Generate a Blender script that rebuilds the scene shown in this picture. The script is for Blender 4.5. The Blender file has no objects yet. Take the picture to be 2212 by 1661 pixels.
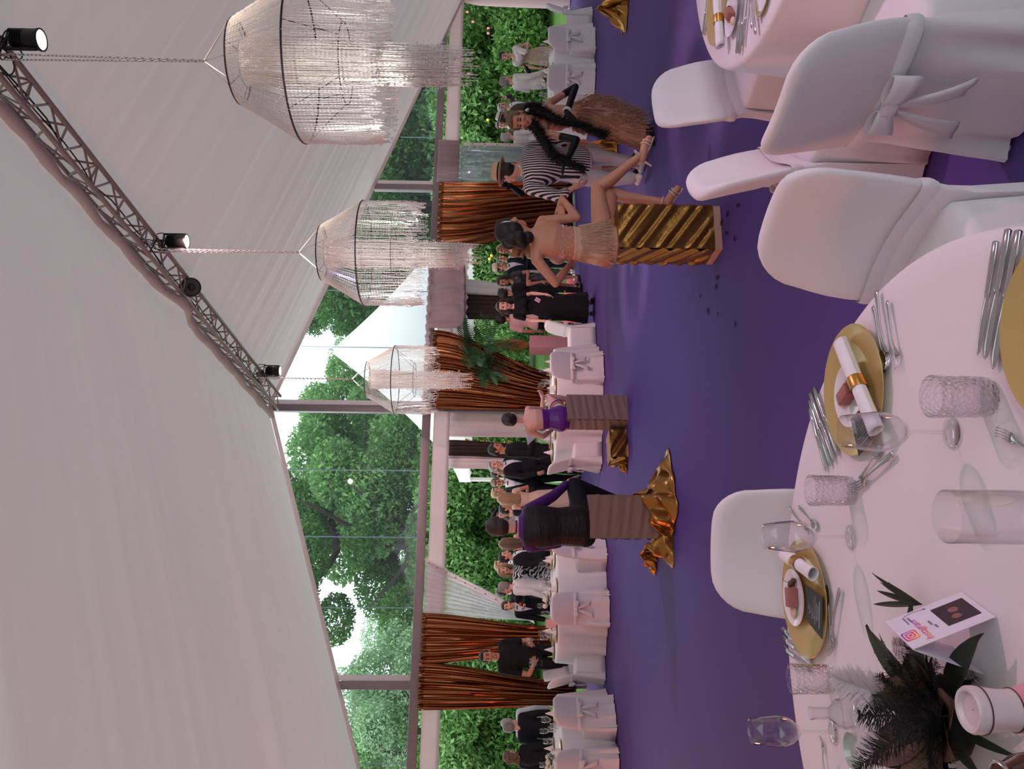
import bpy, bmesh, math, random
import numpy as np
from mathutils import Vector, Matrix, Quaternion
random.seed(7); rng = np.random.default_rng(7)
SC = bpy.context.scene; SC.cycles.transparent_max_bounces = 32; SC.cycles.max_bounces = 8; COL = SC.collection
V = Vector; PI = math.pi
# ---------------------------------------------------------------- camera
FPX, PITCH, ROLL, YAW, CAMH = 1708.288, 0.019525, 0.012953, 0.342062, 1.732465
WALL, XC, SP, ZB, ZV, ZA, RM = 15.653, 5.0336, 5.3378, 3.117, 2.683, 6.482, 0.34387
fw = V((math.sin(YAW)*math.cos(PITCH), math.cos(YAW)*math.cos(PITCH), -math.sin(PITCH)))
r0 = V((math.cos(YAW), -math.sin(YAW), 0)); d0 = fw.cross(r0)
if d0.z > 0: d0 = -d0
RGT = r0*math.cos(ROLL) - d0*math.sin(ROLL)
DWN = d0*math.cos(ROLL) + r0*math.sin(ROLL)
CAM = V((0, 0, CAMH))
cd = bpy.data.cameras.new('camera'); cam = bpy.data.objects.new('camera', cd); COL.objects.link(cam)
m = Matrix((DWN, RGT, -fw)).transposed().to_4x4(); m.translation = CAM   # the phone was held upright: the picture lies on its side
cam.matrix_world = m
cd.sensor_fit = 'HORIZONTAL'; cd.sensor_width = 36; cd.lens = FPX/2212*36; cd.clip_end = 400; cd.clip_start = 0.05
SC.camera = cam
def ray(x, y): return fw + RGT*((1661-y-830.5)/FPX) + DWN*((x-1106)/FPX)
def atz(x, y, z=0.0): d = ray(x, y); return CAM + d*((z-CAMH)/d.z)
def atY(x, y, Y): d = ray(x, y); return CAM + d*(Y/d.y)
def atX(x, y, X): d = ray(x, y); return CAM + d*(X/d.x)
# ---------------------------------------------------------------- tags
def tag(o, label=None, cat=None, group=None, kind=None):
    if label: o['label'] = label
    if cat: o['category'] = cat
    if group: o['group'] = group
    if kind: o['kind'] = kind
    return o
def empty(name, loc=(0, 0, 0), rz=0.0, label=None, cat=None, group=None):
    o = bpy.data.objects.new(name, None); COL.objects.link(o); o.location = loc; o.rotation_euler = (0, 0, rz)
    o.empty_display_size = .1
    return tag(o, label, cat, group)
def copy_tree(o, parent=None):
    c = o.copy(); COL.objects.link(c)
    if parent is not None: c.parent = parent
    for ch in list(o.children): copy_tree(ch, c)
    return c
# ---------------------------------------------------------------- mesh builder
class MB:
    def __init__(s): s.v = []; s.f = []; s.mi = []; s.cur = 0
    def add(s, vs, fs):
        n = len(s.v); s.v.extend([tuple(p) for p in vs])
        for f in fs: s.f.append(tuple(i+n for i in f)); s.mi.append(s.cur)
    def box(s, c, size, rz=0.0, bev=0.0, M=None):
        hx, hy, hz = size[0]/2, size[1]/2, size[2]/2
        b = min(bev, hx*.9, hy*.9, hz*.9)
        R = M if M is not None else Matrix.Rotation(rz, 3, 'Z')
        c = V(c)
        if b <= 0:
            P = [V((x, y, z)) for x in (-hx, hx) for y in (-hy, hy) for z in (-hz, hz)]
            F = [(0,1,3,2),(4,6,7,5),(0,4,5,1),(2,3,7,6),(0,2,6,4),(1,5,7,3)]
        else:
            bm = bmesh.new(); bmesh.ops.create_cube(bm, size=1)
            for v in bm.verts: v.co = V((v.co.x*2*hx, v.co.y*2*hy, v.co.z*2*hz))
            bmesh.ops.bevel(bm, geom=bm.edges[:], offset=b, segments=2, affect='EDGES', profile=.6)
            bm.verts.index_update(); P = [v.co.copy() for v in bm.verts]; F = [[v.index for v in f.verts] for f in bm.faces]; bm.free()
        s.add([c + R @ p for p in P], F)
    def tube(s, pts, r, seg=8, cap=True, flat=1.0, close=False, ref=None):
        pts = [V(p) for p in pts]; n = len(pts)
        rs = r if isinstance(r, (list, tuple)) else [r]*n
        T = []
        for i in range(n):
            if close: t = pts[(i+1) % n]-pts[i-1]
            else: t = pts[min(i+1, n-1)]-pts[max(i-1, 0)]
            T.append(t.normalized() if t.length > 1e-9 else V((0, 0, 1)))
        up = V(ref) if ref is not None else (V((0, 0, 1)) if abs(T[0].z) < .9 else V((1, 0, 0)))
        a = (up - T[0]*up.dot(T[0])).normalized(); vs = []
        for i in range(n):
            a = (a - T[i]*a.dot(T[i]))
            a = a.normalized() if a.length > 1e-6 else T[i].orthogonal().normalized()
            b = T[i].cross(a)
            for k in range(seg):
                t = 2*PI*k/seg; vs.append(pts[i] + a*(math.cos(t)*rs[i]*flat) + b*(math.sin(t)*rs[i]))
        fs = []
        for i in range(n if close else n-1):
            j = (i+1) % n
            for k in range(seg):
                l = (k+1) % seg; fs.append((i*seg+k, i*seg+l, j*seg+l, j*seg+k))
        if cap and not close: fs += [tuple(range(seg-1, -1, -1)), tuple((n-1)*seg+k for k in range(seg))]
        s.add(vs, fs)
    def lathe(s, prof, c=(0, 0, 0), seg=24, wob=None, cap0=False, cap1=False, R=None):
        c = V(c); vs = []
        for j, (r, z) in enumerate(prof):
            for k in range(seg):
                t = 2*PI*k/seg; rr = r if wob is None else r+wob(t, j, r, z)
                p = V((rr*math.cos(t), rr*math.sin(t), z)); vs.append(c + (R @ p if R is not None else p))
        fs = []
        for j in range(len(prof)-1):
            for k in range(seg):
                l = (k+1) % seg; fs.append((j*seg+k, j*seg+l, (j+1)*seg+l, (j+1)*seg+k))
        if cap0: fs.append(tuple(range(seg-1, -1, -1)))
        if cap1: fs.append(tuple((len(prof)-1)*seg+k for k in range(seg)))
        s.add(vs, fs)
    def ell(s, c, r, M=None, nu=12, nv=8):
        c = V(c); r = (r, r, r) if isinstance(r, (int, float)) else r; vs = []
        R = M if M is not None else Matrix.Identity(3)
        vs.append(c + R @ V((0, 0, -r[2])))
        for j in range(1, nv):
            p = -PI/2+PI*j/nv
            for k in range(nu):
                t = 2*PI*k/nu; vs.append(c + R @ V((r[0]*math.cos(p)*math.cos(t), r[1]*math.cos(p)*math.sin(t), r[2]*math.sin(p))))
        vs.append(c + R @ V((0, 0, r[2]))); fs = []
        for k in range(nu): fs.append((0, 1+(k+1) % nu, 1+k))
        for j in range(nv-2):
            for k in range(nu):
                l = (k+1) % nu; fs.append((1+j*nu+k, 1+j*nu+l, 1+(j+1)*nu+l, 1+(j+1)*nu+k))
        e = 1+(nv-2)*nu; t = len(vs)-1
        for k in range(nu): fs.append((e+k, e+(k+1) % nu, t))
        s.add(vs, fs)
    def grid(s, fn, nu, nv, cu=False):
        vs = [fn(i/nu, j/nv) for j in range(nv+1) for i in range(nu+1)]; w = nu+1
        s.add(vs, [(j*w+i, j*w+i+1, (j+1)*w+i+1, (j+1)*w+i) for j in range(nv) for i in range(nu)])
    def loft(s, rings, cap=True):
        n = len(rings[0]); vs = [p for r in rings for p in r]; fs = []
        for j in range(len(rings)-1):
            for k in range(n):
                l = (k+1) % n; fs.append((j*n+k, j*n+l, (j+1)*n+l, (j+1)*n+k))
        if cap: fs += [tuple(range(n-1, -1, -1)), tuple((len(rings)-1)*n+k for k in range(n))]
        s.add(vs, fs)
    def mesh(s, name, mats, smooth=True):
        me = bpy.data.meshes.new(name); me.from_pydata(s.v, [], s.f)
        for m_ in (mats if isinstance(mats, (list, tuple)) else [mats]): me.materials.append(m_)
        if any(s.mi): me.polygons.foreach_set('material_index', s.mi)
        me.polygons.foreach_set('use_smooth', [smooth]*len(s.f)); me.update(); return me
    def build(s, name, mats, parent=None, loc=None, rz=0.0, smooth=True, sharp=40, solid=0.0, sub=0):
        me = s.mesh(name, mats, smooth)
        if smooth and sharp: me.set_sharp_from_angle(angle=math.radians(sharp))
        o = bpy.data.objects.new(name, me); COL.objects.link(o)
        if parent is not None: o.parent = parent
        if loc is not None: o.location = loc
        o.rotation_euler = (0, 0, rz)
        if solid: md = o.modifiers.new('solid', 'SOLIDIFY'); md.thickness = solid; md.offset = 0
        if sub: md = o.modifiers.new('sub', 'SUBSURF'); md.levels = sub; md.render_levels = sub
        return o
def np_mesh(name, verts, faces_n, mat, smooth=False):
    """verts (N*k,3) array, consecutive k-gons"""
    k = faces_n; n = len(verts)//k
    me = bpy.data.meshes.new(name); me.vertices.add(len(verts)); me.vertices.foreach_set('co', np.asarray(verts, np.float32).ravel())
    me.loops.add(n*k); me.loops.foreach_set('vertex_index', np.arange(n*k, dtype=np.int32))
    me.polygons.add(n); me.polygons.foreach_set('loop_start', np.arange(0, n*k, k, dtype=np.int32))
    me.polygons.foreach_set('loop_total', np.full(n, k, np.int32))
    me.materials.append(mat); me.update(calc_edges=True); me.validate(); return me
def link(name, me, parent=None, loc=None, rz=0):
    o = bpy.data.objects.new(name, me); COL.objects.link(o)
    if parent is not None: o.parent = parent
    if loc is not None: o.location = loc
    o.rotation_euler = (0, 0, rz); return o
# ---------------------------------------------------------------- materials
def lin(c):
    return tuple((x/12.92 if x <= .04045 else ((x+.055)/1.055)**2.4) for x in [k/255 for k in c])+(1,)
class NT:
    def __init__(s, name):
        s.m = bpy.data.materials.new(name); s.m.use_nodes = True; s.t = s.m.node_tree; s.t.nodes.clear()
        s.out = s.t.nodes.new('ShaderNodeOutputMaterial')
    def n(s, typ, **kw):
        nd = s.t.nodes.new(typ)
        for k, v in kw.items():
            if k in nd.inputs: 
                nd.inputs[k].default_value = v
            else: setattr(nd, k, v)
        return nd
    def l(s, a, b): s.t.links.new(a, b)
def mat(name, col, rough=.6, metal=0.0, spec=.5, noise=None, bump=None, trans=0.0, transl=0.0, emis=None, sheen=0, col2=None, wave=None, alpha=None, rand=0.0, stretch=None, coat=0):
    t = NT(name); p = t.n('ShaderNodeBsdfPrincipled'); c = lin(col)
    p.inputs['Base Color'].default_value = c; p.inputs['Roughness'].default_value = rough; p.inputs['Metallic'].default_value = metal
    p.inputs['Specular IOR Level'].default_value = spec; p.inputs['Transmission Weight'].default_value = trans
    if sheen: p.inputs['Sheen Weight'].default_value = sheen
    if coat: p.inputs['Coat Weight'].default_value = coat
    if alpha is not None: p.inputs['Alpha'].default_value = alpha
    co = t.n('ShaderNodeTexCoord'); src = co.outputs['Object']
    if stretch:
        mp = t.n('ShaderNodeMapping'); mp.inputs['Scale'].default_value = stretch; t.l(src, mp.inputs[0]); src = mp.outputs[0]
    if col2 is not None or noise:
        mx = t.n('ShaderNodeMix', data_type='RGBA'); mx.inputs[6].default_value = c
        c2 = lin(col2) if col2 is not None else tuple(x*.82 for x in c[:3])+(1,)
        mx.inputs[7].default_value = c2
        if wave:   # hard stripes
            wv = t.n('ShaderNodeTexWave', wave_type='BANDS', bands_direction=wave[1]); wv.inputs['Scale'].default_value = wave[0]
            wv.inputs['Distortion'].default_value = wave[3] if len(wave) > 3 else 0
            t.l(src, wv.inputs[0]); rp = t.n('ShaderNodeMath', operation='GREATER_THAN'); rp.inputs[1].default_value = wave[2]
            t.l(wv.outputs['Fac'], rp.inputs[0]); t.l(rp.outputs[0], mx.inputs[0])
        else:
            nz = t.n('ShaderNodeTexNoise'); nz.inputs['Scale'].default_value = noise or 8; nz.inputs['Detail'].default_value = 4
            t.l(src, nz.inputs[0]); t.l(nz.outputs['Fac'], mx.inputs[0])
        cs = mx.outputs[2]
        if rand:
            g = t.n('ShaderNodeNewGeometry'); hs = t.n('ShaderNodeHueSaturation'); mr = t.n('ShaderNodeMapRange')
            mr.inputs['To Min'].default_value = 1-rand; mr.inputs['To Max'].default_value = 1+rand
            t.l(g.outputs['Random Per Island'], mr.inputs[0]); t.l(mr.outputs[0], hs.inputs['Value']); t.l(cs, hs.inputs['Color']); cs = hs.outputs[0]
        t.l(cs, p.inputs['Base Color'])
    if bump:
        nb = t.n('ShaderNodeTexNoise'); nb.inputs['Scale'].default_value = bump[0]; nb.inputs['Detail'].default_value = 3
        t.l(src, nb.inputs[0]); b = t.n('ShaderNodeBump'); b.inputs['Strength'].default_value = bump[1]; b.inputs['Distance'].default_value = bump[2] if len(bump) > 2 else .01
        t.l(nb.outputs['Fac'], b.inputs['Height']); t.l(b.outputs[0], p.inputs['Normal'])
    if emis: p.inputs['Emission Color'].default_value = lin(emis[0]); p.inputs['Emission Strength'].default_value = emis[1]
    o = p.outputs[0]
    if transl:
        tr = t.n('ShaderNodeBsdfTranslucent'); tr.inputs[0].default_value = c
        if col2 is not None or noise: t.l(cs, tr.inputs[0])
        ms = t.n('ShaderNodeMixShader'); ms.inputs[0].default_value = transl; t.l(o, ms.inputs[1]); t.l(tr.outputs[0], ms.inputs[2]); o = ms.outputs[0]
    t.l(o, t.out.inputs[0]); return t.m
def thin_glass(name, tint=(255, 255, 255), refl=.08, haze=0.0, hazecol=(255, 255, 255), rough=.02, fres=1.15, bump=0):
    t = NT(name); tr = t.n('ShaderNodeBsdfTransparent'); tr.inputs[0].default_value = lin(tint)
    gl = t.n('ShaderNodeBsdfGlossy'); gl.inputs['Roughness'].default_value = rough
    lw = t.n('ShaderNodeLayerWeight'); lw.inputs[0].default_value = .5
    if bump:
        tc = t.n('ShaderNodeTexCoord'); vo = t.n('ShaderNodeTexVoronoi'); vo.inputs['Scale'].default_value = bump; bp = t.n('ShaderNodeBump'); bp.inputs['Strength'].default_value = 1; bp.inputs['Distance'].default_value = .004
        t.l(tc.outputs['Object'], vo.inputs[0]); t.l(vo.outputs['Distance'], bp.inputs['Height']); t.l(bp.outputs[0], gl.inputs['Normal']); t.l(bp.outputs[0], lw.inputs['Normal'])
    ml = t.n('ShaderNodeMath', operation='MULTIPLY_ADD'); ml.inputs[1].default_value = fres; ml.inputs[2].default_value = refl
    ml.use_clamp = True
    pw = t.n('ShaderNodeMath', operation='POWER'); pw.inputs[1].default_value = 2.2; t.l(lw.outputs['Facing'], pw.inputs[0]); t.l(pw.outputs[0], ml.inputs[0])
    ms = t.n('ShaderNodeMixShader'); t.l(ml.outputs[0], ms.inputs[0]); t.l(tr.outputs[0], ms.inputs[1]); t.l(gl.outputs[0], ms.inputs[2]); o = ms.outputs[0]
    if haze:
        df = t.n('ShaderNodeBsdfDiffuse'); df.inputs[0].default_value = lin(hazecol); m2 = t.n('ShaderNodeMixShader'); m2.inputs[0].default_value = haze
        t.l(o, m2.inputs[1]); t.l(df.outputs[0], m2.inputs[2]); o = m2.outputs[0]
    t.l(o, t.out.inputs[0]); return t.m
def sheer(name, col, dens, wavesc=0):
    """gauzy cloth: threads cover `dens` of the surface"""
    t = NT(name); tr = t.n('ShaderNodeBsdfTransparent'); df = t.n('ShaderNodeBsdfDiffuse'); df.inputs[0].default_value = lin(col)
    tl = t.n('ShaderNodeBsdfTranslucent'); tl.inputs[0].default_value = lin(col); m1 = t.n('ShaderNodeMixShader'); m1.inputs[0].default_value = .5
    t.l(df.outputs[0], m1.inputs[1]); t.l(tl.outputs[0], m1.inputs[2])
    m2 = t.n('ShaderNodeMixShader'); m2.inputs[0].default_value = dens; t.l(tr.outputs[0], m2.inputs[1]); t.l(m1.outputs[0], m2.inputs[2])
    t.l(m2.outputs[0], t.out.inputs[0]); return t.m
M = {}
M['cover'] = mat('white cloth', (226, 220, 222), .85, spec=.2, noise=3, col2=(216, 210, 213), bump=(60, .12, .004), sheen=.15)
M['linen'] = mat('table linen', (228, 222, 224), .85, spec=.2, noise=2, col2=(222, 216, 219), bump=(160, .08, .002))
M['lining'] = mat('roof lining', (226, 219, 213), .9, spec=.1, transl=.10, noise=.35, col2=(219, 212, 207), stretch=(1, 3, 1), bump=(2.4, .35, .06))
M['carpet'] = mat('purple carpet', (80, 55, 126), .75, spec=.35, noise=1.2, col2=(74, 50, 118), bump=(350, .3, .004))
M['steel'] = mat('aluminium tube', (178, 164, 160), .42, metal=.35, noise=6)
M['frame'] = mat('aluminium frame', (150, 136, 138), .5, metal=.4, noise=5)
M['band'] = mat('white tarpaulin', (240, 226, 226), .6, transl=.55, noise=1.5)
M['black'] = mat('black plastic', (16, 16, 17), .45, noise=20)
M['blackcloth'] = mat('black fabric', (17, 16, 19), .85, spec=.2, noise=9, col2=(26, 24, 28), bump=(30, .3, .01))
M['lamp'] = mat('lit lens', (255, 250, 240), .3, emis=((255, 248, 240), 14))
M['glasspane'] = thin_glass('window glass', (232, 242, 244), .015, haze=.085, hazecol=(176, 206, 226), fres=.6)  # bluish haze and reflected glow are put into the pane's colour
M['bronze'] = mat('bronze lame', (168, 104, 62), .24, metal=.9, noise=2.0, col2=(84, 48, 36), stretch=(6, 6, .2))  # dark vertical streaks: fold shading put into the colour
M['gold'] = mat('gold lame', (182, 132, 62), .3, metal=.85, noise=5, col2=(140, 98, 52), bump=(9, .45, .02))
M['taupe'] = mat('taupe stretch fabric', (140, 112, 100), .6, spec=.35, noise=4, col2=(126, 100, 90), bump=(14, .4, .01))
M['bead'] = mat('crystal bead', (250, 245, 243), .22, metal=.35, spec=1.0, transl=.4, noise=200, col2=(255, 252, 250), coat=.6)
M['wire'] = mat('dark wire', (70, 62, 64), .4, metal=.7, noise=10)
M['chain'] = mat('bright chain', (225, 222, 220), .22, metal=.9, noise=40)
M['lawn'] = mat('lawn', (66, 98, 42), .9, spec=.1, noise=.8, col2=(52, 82, 32), bump=(40, .6, .03))
M['bark'] = mat('bark', (62, 52, 46), .9, noise=3, col2=(42, 35, 31), bump=(12, .8, .03), stretch=(1, 1, .25))
M['leafd'] = mat('dark leaf', (62, 100, 46), .6, spec=.3, transl=.35, noise=.5, col2=(88, 132, 60), rand=.45)
M['leafm'] = mat('mid leaf', (98, 142, 84), .6, spec=.3, transl=.4, noise=.4, col2=(128, 168, 100), rand=.4)
M['leafl'] = mat('pale leaf', (132, 168, 122), .6, spec=.3, transl=.4, noise=.4, col2=(160, 190, 146), rand=.3)
M['tentw'] = mat('white awning', (250, 250, 250), .7, transl=.35, noise=1)
M['red'] = mat('red carpet', (196, 70, 78), .95, noise=4)
M['pinkbox'] = mat('pink plinth', (206, 150, 152), .7, noise=4)
M['darkcurtain'] = mat('dark brown curtain', (66, 50, 44), .8, noise=4, bump=(10, .4, .02))
M['white'] = mat('white paint', (240, 238, 236), .5, noise=4)
# ---------------------------------------------------------------- setting
def struct(o): o['kind'] = 'structure'; return o
# carpet laid inside the tent, lawn outside
b = MB(); b.box((5.0, 6.3, -.03), (26, 18.9, .06)); struct(b.build('floor', M['carpet'], smooth=False))
b = MB(); b.grid(lambda u, v: V((-70+200*u, -40+140*v, -.075-.02*math.sin(u*40)*math.sin(v*31))), 40, 40); struct(b.build('lawn', M['lawn']))
EAVE = (ZA-ZV)/RM
FRY = [WALL, WALL-SP, WALL-2*SP, WALL-3*SP, WALL-4*SP]
def roof_z(s, y):
    t = ((WALL-y)/SP) % 1.0
    q = math.sin(PI*t)
    sag = .22*q*math.sin(PI*min(1, s/EAVE))**.8
    crease = .17*math.exp(-((min(t, 1-t))/.045)**2)*(1 if .3 < s else s/.3)*(1 if WALL-y > 1.2 else 0)     # cloth gathered round each frame
    rip = (.020*q*math.sin(y*13+s*.5)+.016*q*math.sin(y*23+1.3*math.sin(y*2.3)+s*.3)+.007*math.sin(y*41+s*.8))*min(1, s)
    return ZA - RM*s + .10*0 - sag*.4 - crease + rip - .03
for side, nm in ((-1, 'ceiling_left'), (1, 'ceiling_right')):
    b = MB()
    def fn(u, v, side=side):
        s = EAVE*u; y = WALL-.02-(4*SP-.05)*v
        return V((XC+side*s, y, roof_z(s, y)))
    b.grid(fn, 40, 360); struct(b.build(nm, M['lining'], sharp=0))
# gathered lining along the ridge
b = MB()
pts = [V((XC-.24+.02*math.sin(k*1.7), WALL-.1-k*.3, ZA-.165-(.16 if k in (17, 18) else 0)+.015*math.sin(k*2.3))) for k in range(0, 70)]
b.tube(pts, [.06+.012*math.sin(k*2.9) for k in range(70)], 8)
struct(b.build('trim_1', M['lining'], sharp=0))
# gable posts, rail and band
def wp(dx): return XC+dx
post_xs = [XC-SP, XC, XC+SP]
n = 1
for X in post_xs:
    b = MB(); zt = ZA-RM*abs(X-XC)-.05
    b.box((X-.045, WALL, (ZB+zt)/2), (.15, .12, zt-ZB), bev=.008)
    b.cur = 1; b.box((X+.085, WALL+.01, (ZB+zt)/2), (.10, .10, zt-ZB), bev=.006)
    n += 1; struct(b.build(f'trim_{n}', [M['frame'], M['band']]))
    b = MB(); b.box((X, WALL+.02, ZB/2), (.17, .12, ZB), bev=.008); n += 1; struct(b.build(f'trim_{n}', M['frame']))
b = MB()
X0, X1 = XC-EAVE, XC+EAVE
b.box(((X0+X1)/2, WALL-.02, ZB+.05), (X1-X0, .10, .17), bev=.01)
b.box(((X0+X1)/2, WALL-.05, ZB+.05), (X1-X0, .03, .05))
n += 1; struct(b.build(f'trim_{n}', M['frame']))
b = MB(); nz = 240
b.grid(lambda u, v: V((X0+(X1-X0)*u, WALL-.04+.012*math.sin(u*90)*(1-v), ZV+(ZB-.10-ZV)*v)), nz, 4)
n += 1; struct(b.build(f'trim_{n}', M['band'], solid=.01))
# glass above the rail, one pane between each pair of posts, with thin joints
wn = 0
def gz(X): return ZA-RM*abs(X-XC)-.06
for a, c in ((X0+.3, XC-SP), (XC-SP, XC), (XC, XC+SP), (XC+SP, X1-.3)):
    b = MB(); N = 12
    for k in range(N):
        xa = a+(c-a)*k/N; xb = a+(c-a)*(k+1)/N
        b.add([(xa, WALL, ZB+.12), (xb, WALL, ZB+.12), (xb, WALL, max(ZB+.13, gz(xb))), (xa, WALL, max(ZB+.13, gz(xa)))], [(0, 1, 2, 3)])
    wn += 1; w = struct(b.build(f'window_{wn}', M['glasspane'], smooth=False))
    b = MB()
    for k in range(1, 4):
        X = a+(c-a)*k/4; b.box((X, WALL, (ZB+gz(X))/2), (.02, .015, max(.02, gz(X)-ZB-.1)))
    b.build('glazing_bar', mat('clear joint', (150, 185, 200), .3, alpha=.55), w)
# roof edge pole along the gable
for sx in (-1, 1):
    b = MB(); b.tube([V((XC, WALL-.06, ZA-.09)), V((XC+sx*EAVE, WALL-.06, ZV-.02))], .045, 8); n += 1
    struct(b.build(f'trim_{n}', M['band']))
# right side wall: white cloth with the rolled flap next to the corner
b = MB(); b.grid(lambda u, v: V((X1-.02+.05*math.sin(u*60)*(.4+v), WALL-.35-20.8*u, .02+(ZV-.02)*v)), 90, 10); struct(b.build('wall_right', M['band'], solid=.012))
b = MB(); b.tube([V((X1-.35, WALL-.18, z)) for z in (.02, .8, 1.6, 2.3, 2.66)], [.17, .16, .15, .13, .07], 12); n += 1; struct(b.build(f'trim_{n}', M['band']))
b = MB(); b.box((X1, WALL-.05, ZV/2), (.18, .14, ZV)); b.box((X1-.02, WALL-.30, ZV-.1), (.12, .3, .12)); n += 1; struct(b.build(f'trim_{n}', M['frame']))
# left wall (out of sight, it shades the tent from that side)
b = MB(); b.grid(lambda u, v: V((X0+.02+.05*math.sin(u*40), WALL-.1-21*u, .02+(ZV-.02)*v)), 60, 4); struct(b.build('wall_left', M['darkcurtain'], solid=.012))

b = MB(); b.grid(lambda u, v: V((X0+(X1-X0)*u, -5.6, .02+(ZV-.02)*v)), 40, 4); struct(b.build('wall_back', M['darkcurtain'], solid=.012))
# ---------------------------------------------------------------- sky and lamps
w = bpy.data.worlds.new('sky'); SC.world = w; w.use_nodes = True; nt = w.node_tree; nt.nodes.clear()
o = nt.nodes.new('ShaderNodeOutputWorld'); bg = nt.nodes.new('ShaderNodeBackground'); nt.links.new(bg.outputs[0], o.inputs[0])
tc = nt.nodes.new('ShaderNodeTexCoord'); mp = nt.nodes.new('ShaderNodeMapping'); mp.inputs['Scale'].default_value = (1, 1, 2.4)
nz = nt.nodes.new('ShaderNodeTexNoise'); nz.inputs['Scale'].default_value = 2.2; nz.inputs['Detail'].default_value = 5
cr = nt.nodes.new('ShaderNodeValToRGB'); cr.color_ramp.elements[0].color = lin((225, 235, 245)); cr.color_ramp.elements[1].color = (1, 1, 1, 1)
cr.color_ramp.elements[0].position = .35; cr.color_ramp.elements[1].position = .6
nt.links.new(tc.outputs['Generated'], mp.inputs[0]); nt.links.new(mp.outputs[0], nz.inputs[0]); nt.links.new(nz.outputs['Fac'], cr.inputs[0]); nt.links.new(cr.outputs[0], bg.inputs[0])
bg.inputs[1].default_value = 3.6
SC.view_settings.view_transform = 'Standard'; SC.view_settings.look = 'None'; SC.view_settings.gamma = 1; SC.view_settings.exposure = 0
SC.view_settings.use_curve_mapping = False
def spot(loc, target, power, col, ang=60, blend=.6, size=.12, name='spot_beam'):
    l = bpy.data.lights.new(name, 'SPOT'); l.energy = power; l.color = lin(col)[:3]; l.spot_size = math.radians(ang); l.spot_blend = blend; l.shadow_soft_size = size
    o = bpy.data.objects.new(name, l); COL.objects.link(o); o.location = loc
    o.rotation_euler = (V(target)-V(loc)).to_track_quat('-Z', 'Y').to_euler(); return o
# ---------------------------------------------------------------- trees and bushes
def leaf_cloud(name, blobs, n, size, matl, seed):
    g = np.random.default_rng(seed); B = np.array(blobs, float)              # x y z rx ry rz
    wgt = (B[:, 3]*B[:, 4]+B[:, 4]*B[:, 5]+B[:, 3]*B[:, 5]); wgt /= wgt.sum()
    k = g.choice(len(B), n, p=wgt); d = g.normal(size=(n, 3)); d /= np.linalg.norm(d, axis=1)[:, None]
    rad = np.sqrt(g.uniform(.35, 1.08, n))
    c = B[k, :3]+d*B[k, 3:6]*rad[:, None]
    a = g.normal(size=(n, 3)); a[:, 2] -= .5; a /= np.linalg.norm(a, axis=1)[:, None]
    t = np.cross(a, g.normal(size=(n, 3))); t /= np.linalg.norm(t, axis=1)[:, None]
    s = size*g.uniform(.6, 1.4, n)[:, None]
    q = np.stack([c-a*s, c+t*s*.45, c+a*s, c-t*s*.45], 1).reshape(-1, 3)
    return np_mesh(name, q, 4, matl)
def crown_blobs(seed, R, H, z0, n=26, droop=0.0):
    g = np.random.default_rng(seed); out = []
    for i in range(n):
        h = g.uniform(0, 1); rr = R*math.sin(PI*min(1, .18+h*.8))**.7; a = g.uniform(0, 2*PI); q = rr*math.sqrt(g.uniform(.1, 1))
        s = R*g.uniform(.25, .45)
        out.append((q*math.cos(a), q*math.sin(a), z0+H*h, s, s, s*.75))
    return out
def trunk_mb(H, r, seed, branches=6):
    g = random.Random(seed); b = MB()
    pts = [V((g.uniform(-.15, .15)*k*.25, g.uniform(-.15, .15)*k*.25, H*k/6)) for k in range(7)]
    b.tube(pts, [r*(1.25 if k == 0 else 1-.11*k) for k in range(7)], 9)
    for i in range(branches):
        k = g.randint(2, 5); p = pts[k]; a = g.uniform(0, 2*PI); L = g.uniform(.3, .6)*H*.7
        q = [p+V((math.cos(a)*L*t, math.sin(a)*L*t, L*.7*t**1.3)) for t in (0, .3, .65, 1)]
        b.tube(q, [r*.45, r*.36, r*.24, r*.1], 7)
    return b
tree_kinds = []
for i, (R, H, z0, mt, nl, sz) in enumerate(((5.2, 10, 4.0, 'leafm', 70000, .125), (4.6, 12, 3.5, 'leafd', 70000, .115), (5.6, 9, 5.0, 'leafl', 52000, .13))):
    cm = leaf_cloud('foliage', crown_blobs(20+i, R, H, z0), nl, sz, M[mt], 40+i); tm = trunk_mb(z0+H*.75, .42, 60+i, 9).mesh('trunk', M['bark'])
    tree_kinds.append((cm, tm))
def tree(kind, x, y, Y, sc, rz, label, group=None):
    p = atY(1080, y, Y); e = empty('tree', (p.x, Y, -.1), rz, label, 'tree', group)
    e.scale = (sc, sc, sc); link('foliage', tree_kinds[kind][0], e); link('trunk', tree_kinds[kind][1], e); return e
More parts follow.
